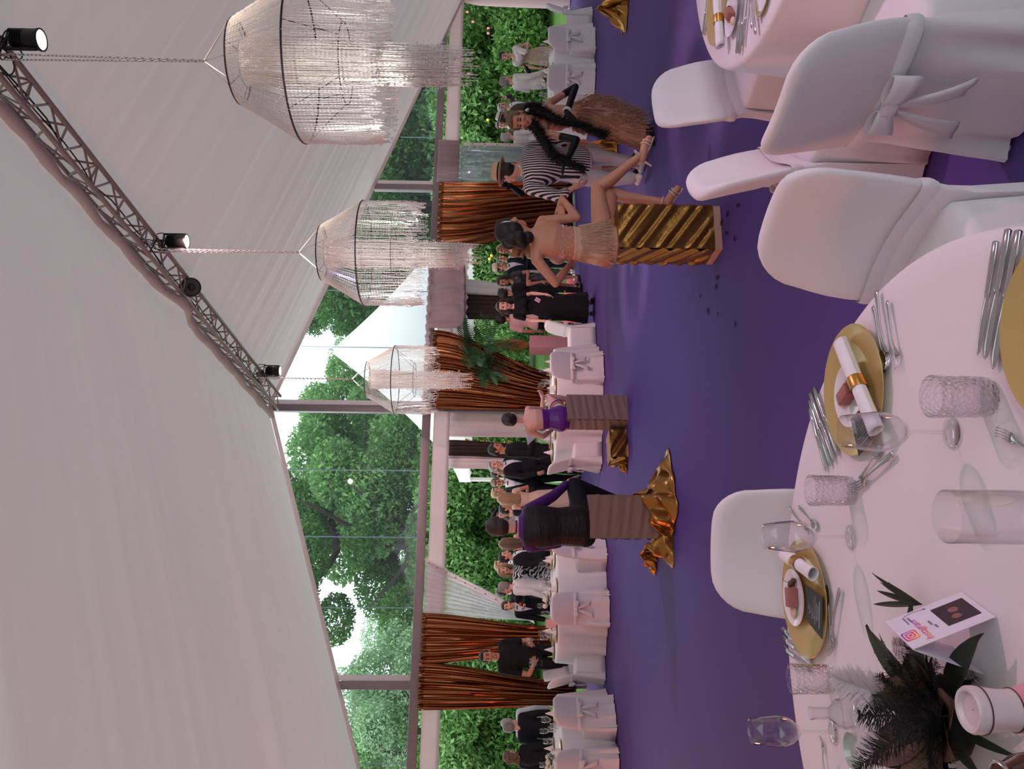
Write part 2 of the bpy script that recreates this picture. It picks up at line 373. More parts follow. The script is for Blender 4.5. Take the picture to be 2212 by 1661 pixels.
for k, y, Y, s, rz, lab in (
    (1, 1180, 40, .92, .4, 'broad dark tree with thick trunk behind the left glass panes'),
    (0, 1040, 44, 1.05, 2.1, 'tall mid green tree rising between the two lowest guest groups and the ridge'),
    (0, 905, 50, .99, 4.4, 'leafy green tree behind the centre gable post'),
    (2, 760, 56, .98, 5.2, 'pale green tree with hazy crown behind the white pagoda peak'),
    (1, 660, 52, .98, .9, 'dark tree standing just right of the pagoda roof'),
    (0, 560, 44, .98, 3.3, 'tree seen behind the middle chandelier'),
    (1, 440, 34, 1.10, 1.2, 'dense tree behind the post right of the middle chandelier'),
    (0, 300, 33, 1.05, 2.6, 'tree behind the right glass pane above the striped shirt man'),
    (1, 150, 30, .95, 3.9, 'dark tree filling the opening by the right corner'),
    (2, 1330, 52, .66, .2, 'loose pale tree low in the gap of open sky'),
    (2, 1530, 38, .60, 1.9, 'pale bushy tree beyond the left bronze curtain'),
    (0, 1640, 38, .60, 4.0, 'mid green tree at the far left of the glass gable'),
    (1, 20, 34, 1.0, 5.0, 'dark tree at the far right end of the garden'),
    ):
    tree(k, 1080, y, Y, s, rz, lab)
bm_kinds = []
for i, (mt, nl) in enumerate((('leafd', 36000), ('leafm', 30000))):
    g = np.random.default_rng(90+i); bl = [(g.uniform(-3.2, 3.2), g.uniform(-1, 1), g.uniform(.5, 3.1), 1.15, .9, .85) for _ in range(16)]
    bm_kinds.append(leaf_cloud('bush', bl, nl, .085, M[mt], 95+i))
bl_ = ['under the left curtain gap', 'behind the black suited guest at the left', 'left of the sheer drape', 'beyond the sheer drape', 'behind the man in purple', 'behind the dark haired guests',
       'behind the pagoda awning', 'behind the white pagoda', 'in the entrance gap', 'beside the red carpet', 'behind the striped shirt man', 'behind the gloved performer', 'behind the grey haired guest', 'in the right corner opening', 'at the right end']
for i, (y, Y, s) in enumerate(((1640, 33, 1.25), (1560, 31, 1.2), (1440, 36, 1.3), (1330, 40, 1.5), (1230, 38, 1.5), (1130, 36, 1.45), (1030, 37, 1.5), (920, 36, 1.4), (600, 26, 1.0), (530, 24, .95), (420, 25, 1.1), (300, 24, 1.15), (200, 23.5, 1.15), (110, 24, 1.15), (20, 25, 1.2))):
    p = atY(1080, y, Y); o = link('bush', bm_kinds[i % 2], None, (p.x, Y, -.1), i*1.3 % .6-.3); o.scale = (s, s, s)
    tag(o, ('dark' if i % 2 == 0 else 'lighter')+' green garden bush '+bl_[i], 'bush')
# blossoms on the right hand shrubs
fl = [mat('pink petal', (224, 120, 130), .6, noise=30), mat('yellow petal', (226, 196, 60), .6, noise=30)]
for i, (x, y, k) in enumerate(((1010, 27, 0), (1055, 62, 0), (1055, 73, 0), (1013, 160, 0), (1022, 48, 0), (1054, 260, 1), (1062, 553, 1), (1058, 560, 1))):
    p = atY(x, y, 21.6 if y < 400 else 22.5); b = MB()
    for q in range(6):
        a = q*PI/3; b.ell((math.cos(a)*.03, -.02, math.sin(a)*.03), (.028, .015, .028), nu=8, nv=5)
    b.ell((0, -.04, 0), .025, nu=8, nv=5)
    tag(b.build('flower', fl[k], None, p), ['pink rose bloom', 'yellow bloom'][k]+' on the dark hedge '+['near the right corner', 'below the corner bracket, upper of two', 'below the corner bracket, lower of two', 'left of the near chandelier tassel', 'high beside the corner bracket', 'behind the white hatted guest', 'beside the blond guest, upper', 'beside the blond guest, lower'][i], 'flower', 'blooms on the hedge')
# ---------------------------------------------------------------- white pagoda behind the gable
pg = empty('pagoda_tent', (7.45, 18.6, 0), 0, 'white pagoda tent with pointed roof outside behind the gable entrance', 'tent')
HW = 2.7; ZE = 2.72
b = MB()
for k in range(4):
    a = k*PI/2
    def f(u, v, a=a):
        h = 1-v; w = HW*(.02+.98*(v**1.0)); zz = ZE+(5.85-ZE)*(h**1.35)
        p = V(((2*u-1)*w, -w, zz)); return Matrix.Rotation(a, 3, 'Z') @ p
    b.grid(f, 8, 14)
b.build('roof', M['tentw'], pg, sharp=60)
b = MB()
for k in range(4):
    a = k*PI/2
    def f(u, v, a=a):
        z = ZE-(.34-.05*abs(math.sin(u*PI*22)))*v
        return Matrix.Rotation(a, 3, 'Z') @ V(((2*u-1)*HW, -HW-.02, z))
    b.grid(f, 132, 3)
b.build('valance', M['tentw'], pg)
for sx in (-1, 1):
    for sy in (-1, 1):
        b = MB(); b.box((sx*(HW-.05), sy*(HW-.05), ZE/2-.05), (.09, .09, ZE+.1)); b.build('leg', M['white'], pg)
def curtain(name, parent, X0_, X1_, Y_, z0, z1, matl, folds=9, amp=.05, gather=None, seed=0, nu=None):
    g = random.Random(seed); ph = g.uniform(0, 6); b = MB(); nu = nu or folds*10
    def f(u, v):
        z = z1+(z0-z1)*v; x0, x1 = X0_, X1_
        if gather:
            gx0, gx1, gv = gather; t = min(1, v/gv); t = t*t*(3-2*t); x0 = X0_+(gx0-X0_)*t; x1 = X1_+(gx1-X1_)*t
        w0 = math.sin(u*folds*2*PI+ph+.9*math.sin(v*3+u*5)+.8*math.sin(u*11)); w = math.copysign(abs(w0)**.6, w0)+.5*math.sin(u*folds*4.7*PI+ph*2+v*2)+.25*math.sin(u*folds*9*PI-v*4)
        return V((x0+(x1-x0)*u, Y_+amp*w*(.55+.45*v), z))
    b.grid(f, nu, 26)
    return b.build(name, matl, parent, sharp=0, solid=.006)
PX = lambda y: atY(1050, y, 16.02).x-7.45
curtain('curtain', pg, PX(690), PX(634), -HW+.14, 0, ZE, M['darkcurtain'], 6, .03)
curtain('curtain', pg, PX(637), PX(604), -HW+.10, .9, ZE, M['tentw'], 3, .04, (PX(640), PX(622), 1.0))
curtain('curtain', pg, PX(990), PX(950), -HW+.16, 0, ZE, M['darkcurtain'], 5, .03, (PX(990), PX(966), 1.0))
curtain('curtain', pg, PX(1013), PX(986), -HW+.12, .0, ZE, M['band'], 3, .03, (PX(1013), PX(996), 1.0))
b = MB(); g = random.Random(6)
for k in range(70): b.ell((g.uniform(PX(958), PX(940)), -HW+.5+g.uniform(-.05, .05), g.uniform(1.2, 2.4)), g.uniform(.012, .03), nu=8, nv=5)
b.build('string_lights', mat('amber string light', (220, 160, 90), .2, metal=.6, noise=30), pg)['kind'] = 'stuff'  # golden string lights as unlit balls, their glow put into the amber colour
o = curtain('tent_flap', None, atY(1050, 944, 15.8).x, XC-.06, WALL+.14, .02, ZV+.1, M['band'], 3, .02, None, 8); tag(o, 'white tent side panel drawn back left of the centre post', 'panel')
# ---------------------------------------------------------------- red carpet at the entrance and bar table
b = MB(); b.box((8.25, 17.6, -.03), (1.9, 3.6, .05), bev=.01); struct(b.build('path', M['red'], smooth=False))
b = MB(); b.box((13.2, 18.6, -.03), (2.6, 3.2, .05)); struct(b.build('path', M['red'], smooth=False))
# ---------------------------------------------------------------- draped chairs
CH = .885; CW = .235; SH = .455
def back_sections(seed):
    rings = []; N = 44
    zs = [.015, .06, .12, .2, .3, .4, .46, .52, .58, .64, .70, .745, .78, .81, .835, .855, .87, .88, .885]
    rr = .13
    g = random.Random(seed); ph = g.uniform(0, 6)
    for z in zs:
        t = max(0, z-.42)
        y = .215+.17*t+.12*t*t
        hw = CW+.012*math.sin(min(1, max(0, (z-.45)/.3))*PI)
        if z > CH-rr: q = z-(CH-rr); hw = hw-rr+math.sqrt(max(1e-6, rr*rr-q*q))
        th = .034 if z > .5 else .034+.012*(.5-z)
        if z > CH-.03: th *= max(.15, math.sqrt(max(0, 1-((z-(CH-.03))/.03)**2)))
        fl = max(0, .46-z); hw += .07*fl
        ring = []
        for k in range(N):
            a = 2*PI*k/N; c, s = math.cos(a), math.sin(a)
            x = hw*math.copysign(abs(c)**.55, c); yy = th*math.copysign(abs(s)**.8, s)
            bow = .055*(1-(x/CW)**2)*(.3+min(1, t/.2)*.7)
            if s > 0: yy += fl*.10+fl*(.055*math.sin(x*38+ph)+.03*math.sin(x*71+ph*2))
            if s <= 0 and z < .46: yy = -.02
            ring.append(V((x, y+yy+bow-.02, z)))
        rings.append(ring)
    return rings
def seat_rings(seed):
    g = random.Random(seed); ph = g.uniform(0, 6); rings = []; N = 64
    def ring(z, w, d0_, d1_, amp, sq=.35):
        R = []
        for k in range(N):
            a = 2*PI*k/N; c, s = math.cos(a), math.sin(a)
            x = w*math.copysign(abs(c)**sq, c); y = (d0_ if s < 0 else d1_)*math.copysign(abs(s)**sq, s)
            f = 1+amp*(math.sin(a*9+ph)+.6*math.sin(a*17+ph*2)) if amp else 1
            R.append(V((x*f, y*f, z)))
        return R
    rings = [ring(.012, .285, .285, .20, .018), ring(.12, .272, .272, .20, .014), ring(.25, .255, .255, .20, .009), ring(.38, .24, .24, .20, .004),
             ring(SH-.03, .232, .232, .20, 0), ring(SH-.008, .228, .226, .20, 0), ring(SH+.008, .21, .205, .19, 0), ring(SH+.016, .12, .12, .12, 0), ring(SH+.018, .01, .01, .01, 0)]
    return rings
def make_chair(seed):
    e = empty('banquet_chair', (0, 0, 0))
    b = MB(); b.loft(seat_rings(seed)); b.build('seat_cover', M['cover'], e, sharp=0)
    rg = back_sections(seed)
    b = MB(); b.loft(rg); b.build('back_cover', M['cover'], e, sharp=50)
    # sash wrapped round the back, tied in a bow behind
    b = MB(); sec = rg[7]; rings = []
    for dz, ex in ((-.026, 1.012), (-.012, 1.03), (.006, 1.03), (.024, 1.012)):
        cy = sum(p.y for p in sec)/len(sec)
        rings.append([V((p.x*ex, cy+(p.y-cy)*(1.0+(ex-1)*5)+(.006 if p.y > cy else -.004), p.z+dz+.012*math.cos(p.x*6))) for p in sec])
    b.loft(rings, cap=False); sash = b.build('sash', M['cover'], e, sharp=0)
    b = MB(); yb = max(p.y for p in sec)+.018; zb = .515
    b.box((0, yb+.012, zb), (.05, .034, .046), bev=.012)
    g = random.Random(seed+3)
    for sx in (-1, 1):
        L = g.uniform(.085, .11)
        def lp(u, v, sx=sx, L=L):
            a = u*PI*2; x = sx*(.015+L*.5*(1-math.cos(a))); y = yb+.012+.022*math.sin(a); w = .018+.026*math.sin(u*PI)
            return V((x, y, zb+.01+(v-.5)*2*w-.018*(1-math.cos(a))*.5))
        b.grid(lp, 18, 3)
        T = g.uniform(.20, .27)
        def tl(u, v, sx=sx, T=T):
            return V((sx*(.012+.075*u)+(v-.5)*(.03+.045*u), yb+.008+.03*u*(1-u)*2+.006*math.sin(v*6), zb-.01-T*u-.012*v*sx))
        b.grid(tl, 10, 4)
    b.build('bow', M['cover'], sash, solid=.003, sharp=0)
    for sx in (-1, 1):
        for sy in (-1, 1):
            b = MB(); b.tube([(sx*.2, .205 if sy > 0 else -.19, .40), (sx*.205, .26 if sy > 0 else -.20, .0)], .011, 8); b.build('leg', M['white'], e)
    return e
protos = [make_chair(11), make_chair(23), make_chair(37)]
used = [0, 0, 0]
def chair(back, facing, label, group=None, k=0, s=1.0):
    F = V((facing[0], facing[1], 0)).normalized(); p = V((back[0], back[1], 0))+F*.29
    o = protos[k] if not used[k] else copy_tree(protos[k]); used[k] += 1
    o.location = p; o.rotation_euler = (0, 0, math.atan2(F.x, -F.y)); tag(o, label, 'chair', group or 'draped banquet chairs'); return o
T1 = V((-.065, 1.79, 0)); T2 = V((3.21, 2.11, 0)); T3 = V((4.25, 13.05, 0)); T4 = V((1.0, 13.35, 0)); T5 = V((-1.35, 12.95, 0)); T6 = V((10.85, 12.65, 0))
chair((1.675, 2.02), (.985, .17), 'white draped chair seen from behind with big sash bow, nearest the camera', k=1)
chair((2.93, 3.54), (.22, -.97), 'white draped chair behind the right table, its smooth front facing us', k=0)
chair((2.02, 2.94), (.70, -.71), 'white draped chair seen side on beside the gold box', k=2)
chair((1.295, 2.135), (-.955, -.29), 'white draped chair pulled up at the right side of the near table', k=0)
chair((.425, 3.05), (-.36, -.93), 'white draped chair standing across the near table behind the menu plate', k=2)
chair((4.57, 11.82), (-.1, 1), 'draped chair with bow, its back to us, before the table under the far chandelier', k=1)
chair((5.72, 12.95), (-1, -.02), 'draped chair under the hand of the standing woman in black', k=0)
chair((3.05, 12.62), (1, .1), 'draped chair with pointed back in front of the waiters, left of the box in taupe', k=2)
chair((.80, 12.10), (.15, 1), 'draped chair with bow, its back to us, before the table by the sheer drape', k=1)
chair((1.80, 12.28), (-.55, .83), 'draped chair just left of the seated man in purple', k=0)
chair((-.24, 13.05), (1, .15), 'draped chair turned sideways beneath the black t-shirt waiter', k=2)
chair((-.12, 14.05), (.9, -.45), 'white chair front seen behind the sideways chair at the bronze curtain', k=0)
chair((-.58, 11.92), (-.55, .85), 'draped chair with tall pointed back just left of the left bronze curtain', k=2)
chair((-1.30, 11.70), (0, 1), 'draped chair at the left end, cut by the edge of the picture', k=1)
chair((-2.0, 12.9), (1, .1), 'low draped chair behind the leftmost table', k=0)
chair((10.78, 11.40), (.05, 1), 'draped chair with bow, its back to us, at the far right table', k=1)
chair((11.84, 11.80), (-.75, .65), 'draped chair at the extreme right end of the far table', k=0)
chair((10.05, 11.62), (.6, .8), 'draped chair in front of the grey haired guest at the far right table', k=2)

# ---------------------------------------------------------------- round tables under cloths
def round_table(c, R, label, seed, folds=13, hem=.01):
    g = random.Random(seed); ph = g.uniform(0, 6); e = empty('round_table', c, 0, label, 'table', 'round banquet tables')
    prof = [(.001, .75), (R*.5, .75), (R*.93, .75), (R*.985, .748), (R*.999, .74), (R*1.004, .72)]
    prof += [(R*(1.006+.05*t), .72-(.72-hem)*t) for t in (.08, .2, .35, .5, .65, .8, .92, 1)]
    def wob(t, j, r, z):
        if z > .715: return 0
        d = (.72-z)/.72; return R*d**.7*(.032*math.sin(t*folds+ph+.5*math.sin(t*3))+.016*math.sin(t*folds*2.3+ph*2))
    b = MB(); b.lathe(prof, (0, 0, 0), 192, wob); cl = b.build('tablecloth', M['linen'], e, sharp=0)
    b = MB(); b.lathe([(.001, .72), (R*.97, .72), (R*.97, .742), (.001, .742)], (0, 0, 0), 48); b.build('tabletop', M['white'], e)
    for k in range(4):
        a = k*PI/2+.6; b = MB(); b.tube([(math.cos(a)*R*.7, math.sin(a)*R*.7, 0), (math.cos(a)*R*.62, math.sin(a)*R*.62, .725)], .014, 8); b.build('leg', M['steel'], e)
    return e
round_table(T1, .99, 'near round table under smooth white cloth, set with plates and feathers', 1)
round_table(T2, 1.0, 'round white clothed table cut by the upper edge of the picture, near right', 2)
round_table(T3, 1.0, 'white clothed round table behind the performer in purple bodysuit', 3, 17)
round_table(T4, .95, 'white clothed round table laid with glasses before the sheer drape', 4, 15)
round_table(T5, .95, 'white clothed round table at the far left beyond the left curtain', 5, 15)
round_table(T6, 1.0, 'white clothed round table at the far right corner opening', 6, 15)
b = MB()   # ironed crease lines of the near cloth stay inside its mesh: thin raised seam
# ---------------------------------------------------------------- bronze curtains, sheer drapes and gathered pelmet
def top(e): return e
def drape_thing(name, label, cat, **kw):
    o = curtain(name, None, kw['x0'], kw['x1'], kw['Y'], kw['z0'], kw['z1'], kw['m'], kw.get('folds', 12), kw.get('amp', .05), kw.get('gather'), kw.get('seed', 1))
    return tag(o, label, cat)
YC = WALL-.16
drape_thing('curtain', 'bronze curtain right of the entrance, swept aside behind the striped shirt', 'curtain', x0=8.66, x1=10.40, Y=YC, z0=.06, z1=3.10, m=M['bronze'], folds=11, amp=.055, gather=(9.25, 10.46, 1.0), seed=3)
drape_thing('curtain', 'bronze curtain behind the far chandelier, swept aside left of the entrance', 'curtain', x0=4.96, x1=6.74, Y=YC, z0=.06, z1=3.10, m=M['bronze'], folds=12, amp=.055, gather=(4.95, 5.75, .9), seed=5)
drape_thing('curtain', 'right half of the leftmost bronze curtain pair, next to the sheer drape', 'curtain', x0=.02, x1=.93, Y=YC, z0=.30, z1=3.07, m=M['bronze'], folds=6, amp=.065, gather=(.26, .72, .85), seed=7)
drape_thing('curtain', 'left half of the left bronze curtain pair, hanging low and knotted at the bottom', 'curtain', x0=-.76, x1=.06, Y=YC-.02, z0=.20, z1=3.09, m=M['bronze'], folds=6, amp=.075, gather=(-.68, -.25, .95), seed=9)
M['sheer'] = sheer('sheer voile', (226, 222, 232), .62); M['sheer2'] = sheer('gathered voile', (222, 202, 206), .9); M['pvc'] = thin_glass('clear foil', (225, 230, 236), .03, haze=.32, hazecol=(200, 206, 220))
# sheer drape at the right: gathered voile up top, foil window below
curtain('sheer_drape', None, 10.42, 11.56, YC+.02, 2.66, 3.16, M['sheer2'], 24, .02, None, 4); tag(bpy.context.scene.objects['sheer_drape'], 'pink gathered voile band above the clear foil panel by the right post', 'drape')
o = curtain('sheer_drape', None, 10.44, 11.54, WALL+.05, .05, 2.68, M['pvc'], 5, .045, None, 6); tag(o, 'clear foil side panel with white reflections behind the striped shirt man', 'drape')
b = MB()
for k in range(14): b.box((11.545+.0*k, WALL-.02, 2.5-.17*k), (.075, .02, .172)); 
b.cur = 1
for k in range(9): b.ell((11.545, WALL-.035, 2.95-.29*k), (.016, .008, .02), nu=8, nv=5)
tag(b.build('flap_border', [M['band'], M['frame']]), 'white eyelet border along the edge of the clear foil panel', 'border')
# left: voile pulled into a triangle
b = MB()
P0, P1, P2 = V((.90, YC+.03, 3.06)), V((1.87, YC+.03, 3.06)), V((.80, YC+.03, .98))
def f(u, v):
    a = P0+(P1-P0)*u; t = v; q = a+(P2-a)*t
    q.x = a.x+(P2.x+.10*u-a.x)*(t**1.15); q.y += .03*math.sin(u*60+v*3)*(1-.5*v)+.015*math.sin(u*131); return q
b.grid(f, 120, 30); tag(b.build('sheer_drape', M['sheer'], sharp=0), 'white sheer drape pulled into a triangle left of the garden view', 'drape')
b = MB()
def f(u, v):
    a = P1+(P2-P1)*(u**1.1); a.x += .02; return a+V((.085*(v-.5)*1.6, -.012, .05*(v-.5)))
b.grid(f, 30, 2); b.cur = 1
for k in range(11):
    a = f((k+.5)/11, .5); b.ell(a+V((0, -.012, 0)), (.014, .008, .018), nu=8, nv=5)
tag(b.build('flap_border', [M['band'], M['frame']]), 'slanting white eyelet border along the sheer triangle', 'border')
# gathered pelmet over the entrance
b = MB()
def f(u, v):
    X = 6.70+1.56*u; z = 3.25-.80*v-.03*math.sin(u*PI)
    y = YC-.06-.10*math.sin(PI*min(1, v*1.02))**.6-.025*math.sin(u*23+v*2.5)-.016*math.sin(u*51-v*4)-.02*math.sin(v*9+u*4)
    return V((X, y, z))
b.grid(f, 90, 18)
tag(b.build('pelmet', M['sheer2'], sharp=0, solid=.004), 'pink gathered fabric pelmet over the tent entrance', 'pelmet')
b = MB(); b.tube([(6.62, YC-.04, 2.42), (8.30, YC-.04, 2.48)], .028, 8); struct(b.build('trim_90', M['frame']))
b = MB()
for k in range(50):
    X = 4.9+.075*k; b.ell((X, YC-.07, 3.20+.02*math.sin(k*2.1)), (.06, .05, .05), nu=8, nv=6)
tag(b.build('swag', M['sheer2'], sharp=0), 'crumpled voile swag along the rail between entrance and centre post', 'swag')
# ---------------------------------------------------------------- lighting truss
TZ = 6.155; TX = XC; hb = .15
def truss_pts(): return (V((TX-hb, 0, TZ)), V((TX+hb, 0, TZ)), V((TX, 0, TZ+.29)))
tr = empty('lighting_truss', (TX, 9.0, TZ), 0, 'aluminium lattice truss running under the roof ridge', 'truss')
Y0, Y1 = 2.2, WALL-.2
cs = [(-hb, 0), (hb, 0), (0, .29)]
for cx, cz in cs:
    b = MB(); b.tube([(cx, Y0-9.0, cz), (cx, Y1-9.0, cz)], .029, 10); b.build('chord', M['steel'], tr)
nb = 40; step = (Y1-Y0)/nb
for (i, j) in ((0, 1), (1, 2), (2, 0)):
    b = MB()
    for k in range(nb):
        a, c = (i, j) if k % 2 == 0 else (j, i); ya = Y0-9+k*step
        b.tube([(cs[a][0], ya, cs[a][1]), (cs[c][0], ya+step, cs[c][1])], .0135, 6)
        if k % 4 == 0: b.tube([(cs[i][0], ya, cs[i][1]), (cs[j][0], ya, cs[j][1])], .011, 6)
    b.build('bracing', M['steel'], tr)
def spotlight(p, label, tilt=(0, 0), coil=True, seed=0):
    e = empty('stage_spotlight', p, 0, label, 'spotlight', 'spotlights on the truss')
    R = Matrix.Rotation(tilt[0], 3, 'X') @ Matrix.Rotation(tilt[1], 3, 'Y')
    b = MB(); prof = [(.0, .22), (.055, .22), (.075, .20), (.08, .08), (.088, .06), (.092, -.02), (.098, -.03), (.098, -.05), (.084, -.05)]
    b.lathe(prof, (0, 0, -.22), 20, R=R)
    for k in range(5): b.lathe([(.079, .10+.02*k), (.090, .105+.02*k), (.079, .112+.02*k)], (0, 0, -.22), 20, R=R)
    body = b.build('lamp_body', M['black'], e)
    b = MB(); b.lathe([(.001, -.046), (.05, -.047), (.083, -.045)], (0, 0, -.22), 20, R=R); b.build('lens', M['lamp'], body)
    b = MB()
    for sx in (-1, 1): b.box((sx*.105, 0, -.10), (.012, .03, .28))
    b.box((0, 0, .04), (.22, .03, .012)); b.build('yoke', M['black'], e)
    b = MB(); b.tube([(0, .03*math.cos(a), .09+.035*math.sin(a)) for a in [k*PI/5 for k in range(10)]], .012, 6, close=True); b.build('clamp', M['black'], e)
    if coil:
        b = MB(); g = random.Random(seed)
        for k in range(5):
            r = g.uniform(.08, .15); c = V((g.uniform(-.12, .02), g.uniform(-.05, .2), g.uniform(.05, .16))); ax = V((g.uniform(-1, 1), g.uniform(-.5, .5), g.uniform(-.4, .4))).normalized()
            q = ax.to_track_quat('Z', 'Y').to_matrix()
            b.tube([c+q @ V((r*math.cos(a), r*math.sin(a)*.9, 0)) for a in [i*PI/10 for i in range(20)]], .007, 6, close=True)
        b.build('cable_coil', M['black'], e)
    return e
sp = [atX(40, 85, TX+hb), atX(362, 521, TX+hb), atX(582, 801, TX+hb)]
labs = ['black spotlight at the near end of the truss above the largest chandelier, lens glowing', 'black spotlight above the middle chandelier with a coil of cable', 'black spotlight above the far chandelier near the gable']
for i, (p, l) in enumerate(zip(sp, labs)):
    p = V((p.x, p.y, TZ-.10)); spotlight(p, l, (.0, .0), True, i)
    spot(p+V((.0, 0, -.33)), p+V((0, -.1, -3)), (900, 1000, 900)[i], (255, 232, 206), 30, .7, .08)
# round effect lamp that looks towards the tables
p = atX(408, 620, TX+.02); e = empty('stage_lamp', (p.x, p.y, TZ-.06), 0, 'round flat black lamp turned to the camera between the second and third spotlight', 'lamp')
q = (CAM-p).normalized().to_track_quat('Z', 'Y').to_matrix()
b = MB(); b.lathe([(0, -.12), (.09, -.12), (.125, -.06), (.135, .02), (.128, .03), (.115, .022)], (0, 0, 0), 24, R=q); lb = b.build('lamp_body', M['black'], e)
b = MB(); b.lathe([(.001, .018), (.06, .02), (.115, .02)], (0, 0, 0), 24, R=q); b.build('lens', mat('dull lens', (96, 88, 90), .3, noise=30), lb)
b = MB(); b.lathe([(.03, .03), (.045, .032), (.05, .024)], (0, 0, 0), 20, R=q); b.build('lens_ring', M['black'], lb)
b = MB(); b.box((0, 0, .08), (.05, .05, .16)); b.build('clamp', M['black'], e)
b = MB(); b.tube([(TX-.05+.06*math.sin(k*.9), 3+k*.35, TZ+.03+.03*math.sin(k*1.7)) for k in range(34)], .009, 6)
b.tube([(TX-.08+.05*math.sin(k*.7+1), 3+k*.35, TZ+.02+.03*math.sin(k*1.3+2)) for k in range(34)], .008, 6)
tag(b.build('power_cable', M['black']), 'black cables lying along the inside of the truss', 'cable')
# ---------------------------------------------------------------- chandeliers
def strand(b, pts, r=.0030, pitch=.017):
    L = [0.0]
    for i in range(len(pts)-1): L.append(L[-1]+(pts[i+1]-pts[i]).length)
    n = max(4, int(L[-1]/pitch)); out = []; j = 0
    for k in range(n+1):
        d = L[-1]*k/n
        while j < len(L)-2 and d > L[j+1]: j += 1
        out.append(pts[j].lerp(pts[j+1], (d-L[j])/max(1e-6, L[j+1]-L[j])))
    b.tube(out, [r*(1.25 if k % 2 else .35) for k in range(n+1)], 4, cap=False)
def chandelier(Y, zt, s, label, seed, n=170, ncol=120, loose=1.0):
    g = random.Random(seed); e = empty('bead_chandelier', (XC, Y, zt), 0, label, 'chandelier', 'beaded chandeliers under the ridge')
    R0, R1, RI = .36*s, .685*s, .20*s; z1 = -.56*s; z2 = -1.30*s
    def ring(nm, r, z, th, mt, parent=e):
        b = MB(); b.tube([(r*math.cos(a), r*math.sin(a), z) for a in [k*2*PI/72 for k in range(72)]], th, 8, close=True); return b.build(nm, mt, parent)
    ring('ring', R0, 0, .008, M['wire']); ring('ring', R1, z1, .009, M['wire']); ring('ring', RI, -.06, .006, M['chain']); ring('ring', R0*.95, -.95*s, .005, M['wire'])
    b = MB()
    for k in range(6):
        a = k*PI/3+.3; b = MB(); b.tube([(R1*math.cos(a), R1*math.sin(a), z1), (R0*.95*math.cos(a+.25), R0*.95*math.sin(a+.25), -.95*s)], .004, 5); b.build('frame_wire', M['wire'], e)
        b = MB(); b.tube([(RI*math.cos(a), RI*math.sin(a), -.06), (R0*math.cos(a), R0*math.sin(a), 0)], .004, 5); b.build('spoke', M['wire'], e)
    b = MB()      # outer bead curtain
    for k in range(n):
        a = 2*PI*k/n+g.uniform(-.015, .015); c, si = math.cos(a), math.sin(a); ln = z2+g.uniform(-.06, .09)*loose; sw = g.uniform(-.03, .03)*loose
        pts = [V((R0*c, R0*si, 0)), V(((R0*.5+R1*.5)*c, (R0*.5+R1*.5)*si, z1*.5-.012)), V((R1*c, R1*si, z1))]
        nz_ = 7
        for q in range(1, nz_):
            t = q/nz_; rr = R1*(1-.03*t)+sw*t*math.sin(t*5+k)*1.3; aa = a+sw*.6*t
            pts.append(V((rr*math.cos(aa), rr*math.sin(aa), z1+(ln-z1)*t)))
        aa = a+2*PI/n*g.uniform(.8, 2.4)*loose          # loop up again
        for t in (0, .5, 1): pts.append(V((R1*.97*math.cos(a+(aa-a)*t), R1*.97*math.sin(a+(aa-a)*t), ln-.03*math.sin(PI*t)*loose-.01+.10*t*t)))
        strand(b, pts)
    b.build('outer_strands', M['bead'], e)['kind'] = 'stuff'
    b = MB()      # inner column
    for k in range(ncol):
        a = 2*PI*k/ncol+g.uniform(-.04, .04); rr = RI*math.sqrt(g.uniform(.25, 1.0)); L = -g.choice((1.75, 1.85, 1.95, 2.08, 1.6))*s+g.uniform(-.06, .06)
        pts = [V((rr*math.cos(a), rr*math.sin(a), -.06))]
        for q in range(1, 9):
            t = q/8; w = .012*math.sin(q*1.7+k)*t; pts.append(V(((rr*(1-.18*t)+w)*math.cos(a+.1*w), (rr*(1-.18*t)+w)*math.sin(a), -.06+(L+.06)*t)))
        strand(b, pts, .0042, .022)
    b.build('inner_strands', M['bead'], e)['kind'] = 'stuff'
    b = MB()      # bead sizes at the ends of the tassel
    for k in range(70):
        a = g.uniform(0, 2*PI); rr = RI*math.sqrt(g.uniform(.1, .8)); b.ell((rr*math.cos(a), rr*math.sin(a), g.uniform(-1.95, -1.2)*s), g.uniform(.008, .018), nu=8, nv=5)
    b.build('crystal_drops', M['bead'], e)['kind'] = 'stuff'
    b = MB()
    for k in range(1300):
        a = g.uniform(0, 2*PI); rr = RI*math.sqrt(g.uniform(.15, 1.05)); q = g.random()**1.25; b.ell((rr*math.cos(a), rr*math.sin(a), -.1-1.75*s*q), g.uniform(.005, .0105), nu=6, nv=4)
    for k in range(900):
        a = g.uniform(0, 2*PI); t = g.random(); z = -1.25*s*t; rr = (R0+(R1-R0)*min(1, z/z1))*1.004; b.ell((rr*math.cos(a), rr*math.sin(a), z), g.uniform(.004, .0075), nu=6, nv=4)
    b.build('crystal_beads', M['bead'], e)['kind'] = 'stuff'
    top_z = .30*s; dz = TZ-.02-zt
    for k in range(2):
        x = (k-.5)*.07; b = MB()
        pts = [V((0, x*.15, top_z)), V((0, x, dz))]; L = dz-top_z; m_ = int(L/.035)
        for q in range(m_):
            t0 = q/m_; c = pts[0]+(pts[1]-pts[0])*(t0+.5/m_)
            R = Matrix.Rotation(PI/2*(q % 2), 3, 'Z'); b.tube([c+R @ V((.009*math.cos(a), 0, .021*math.sin(a))) for a in [i*PI/4 for i in range(8)]], .0045, 4, close=True)
        b.build('hanging_chain', M['chain'], e)
    for k in range(4):
        a = k*PI/2+.5; b = MB(); b.tube([(0, 0, top_z), (R0*math.cos(a), R0*math.sin(a), 0)], .006, 6); b.build('suspension_wire', M['chain'], e)
    return e
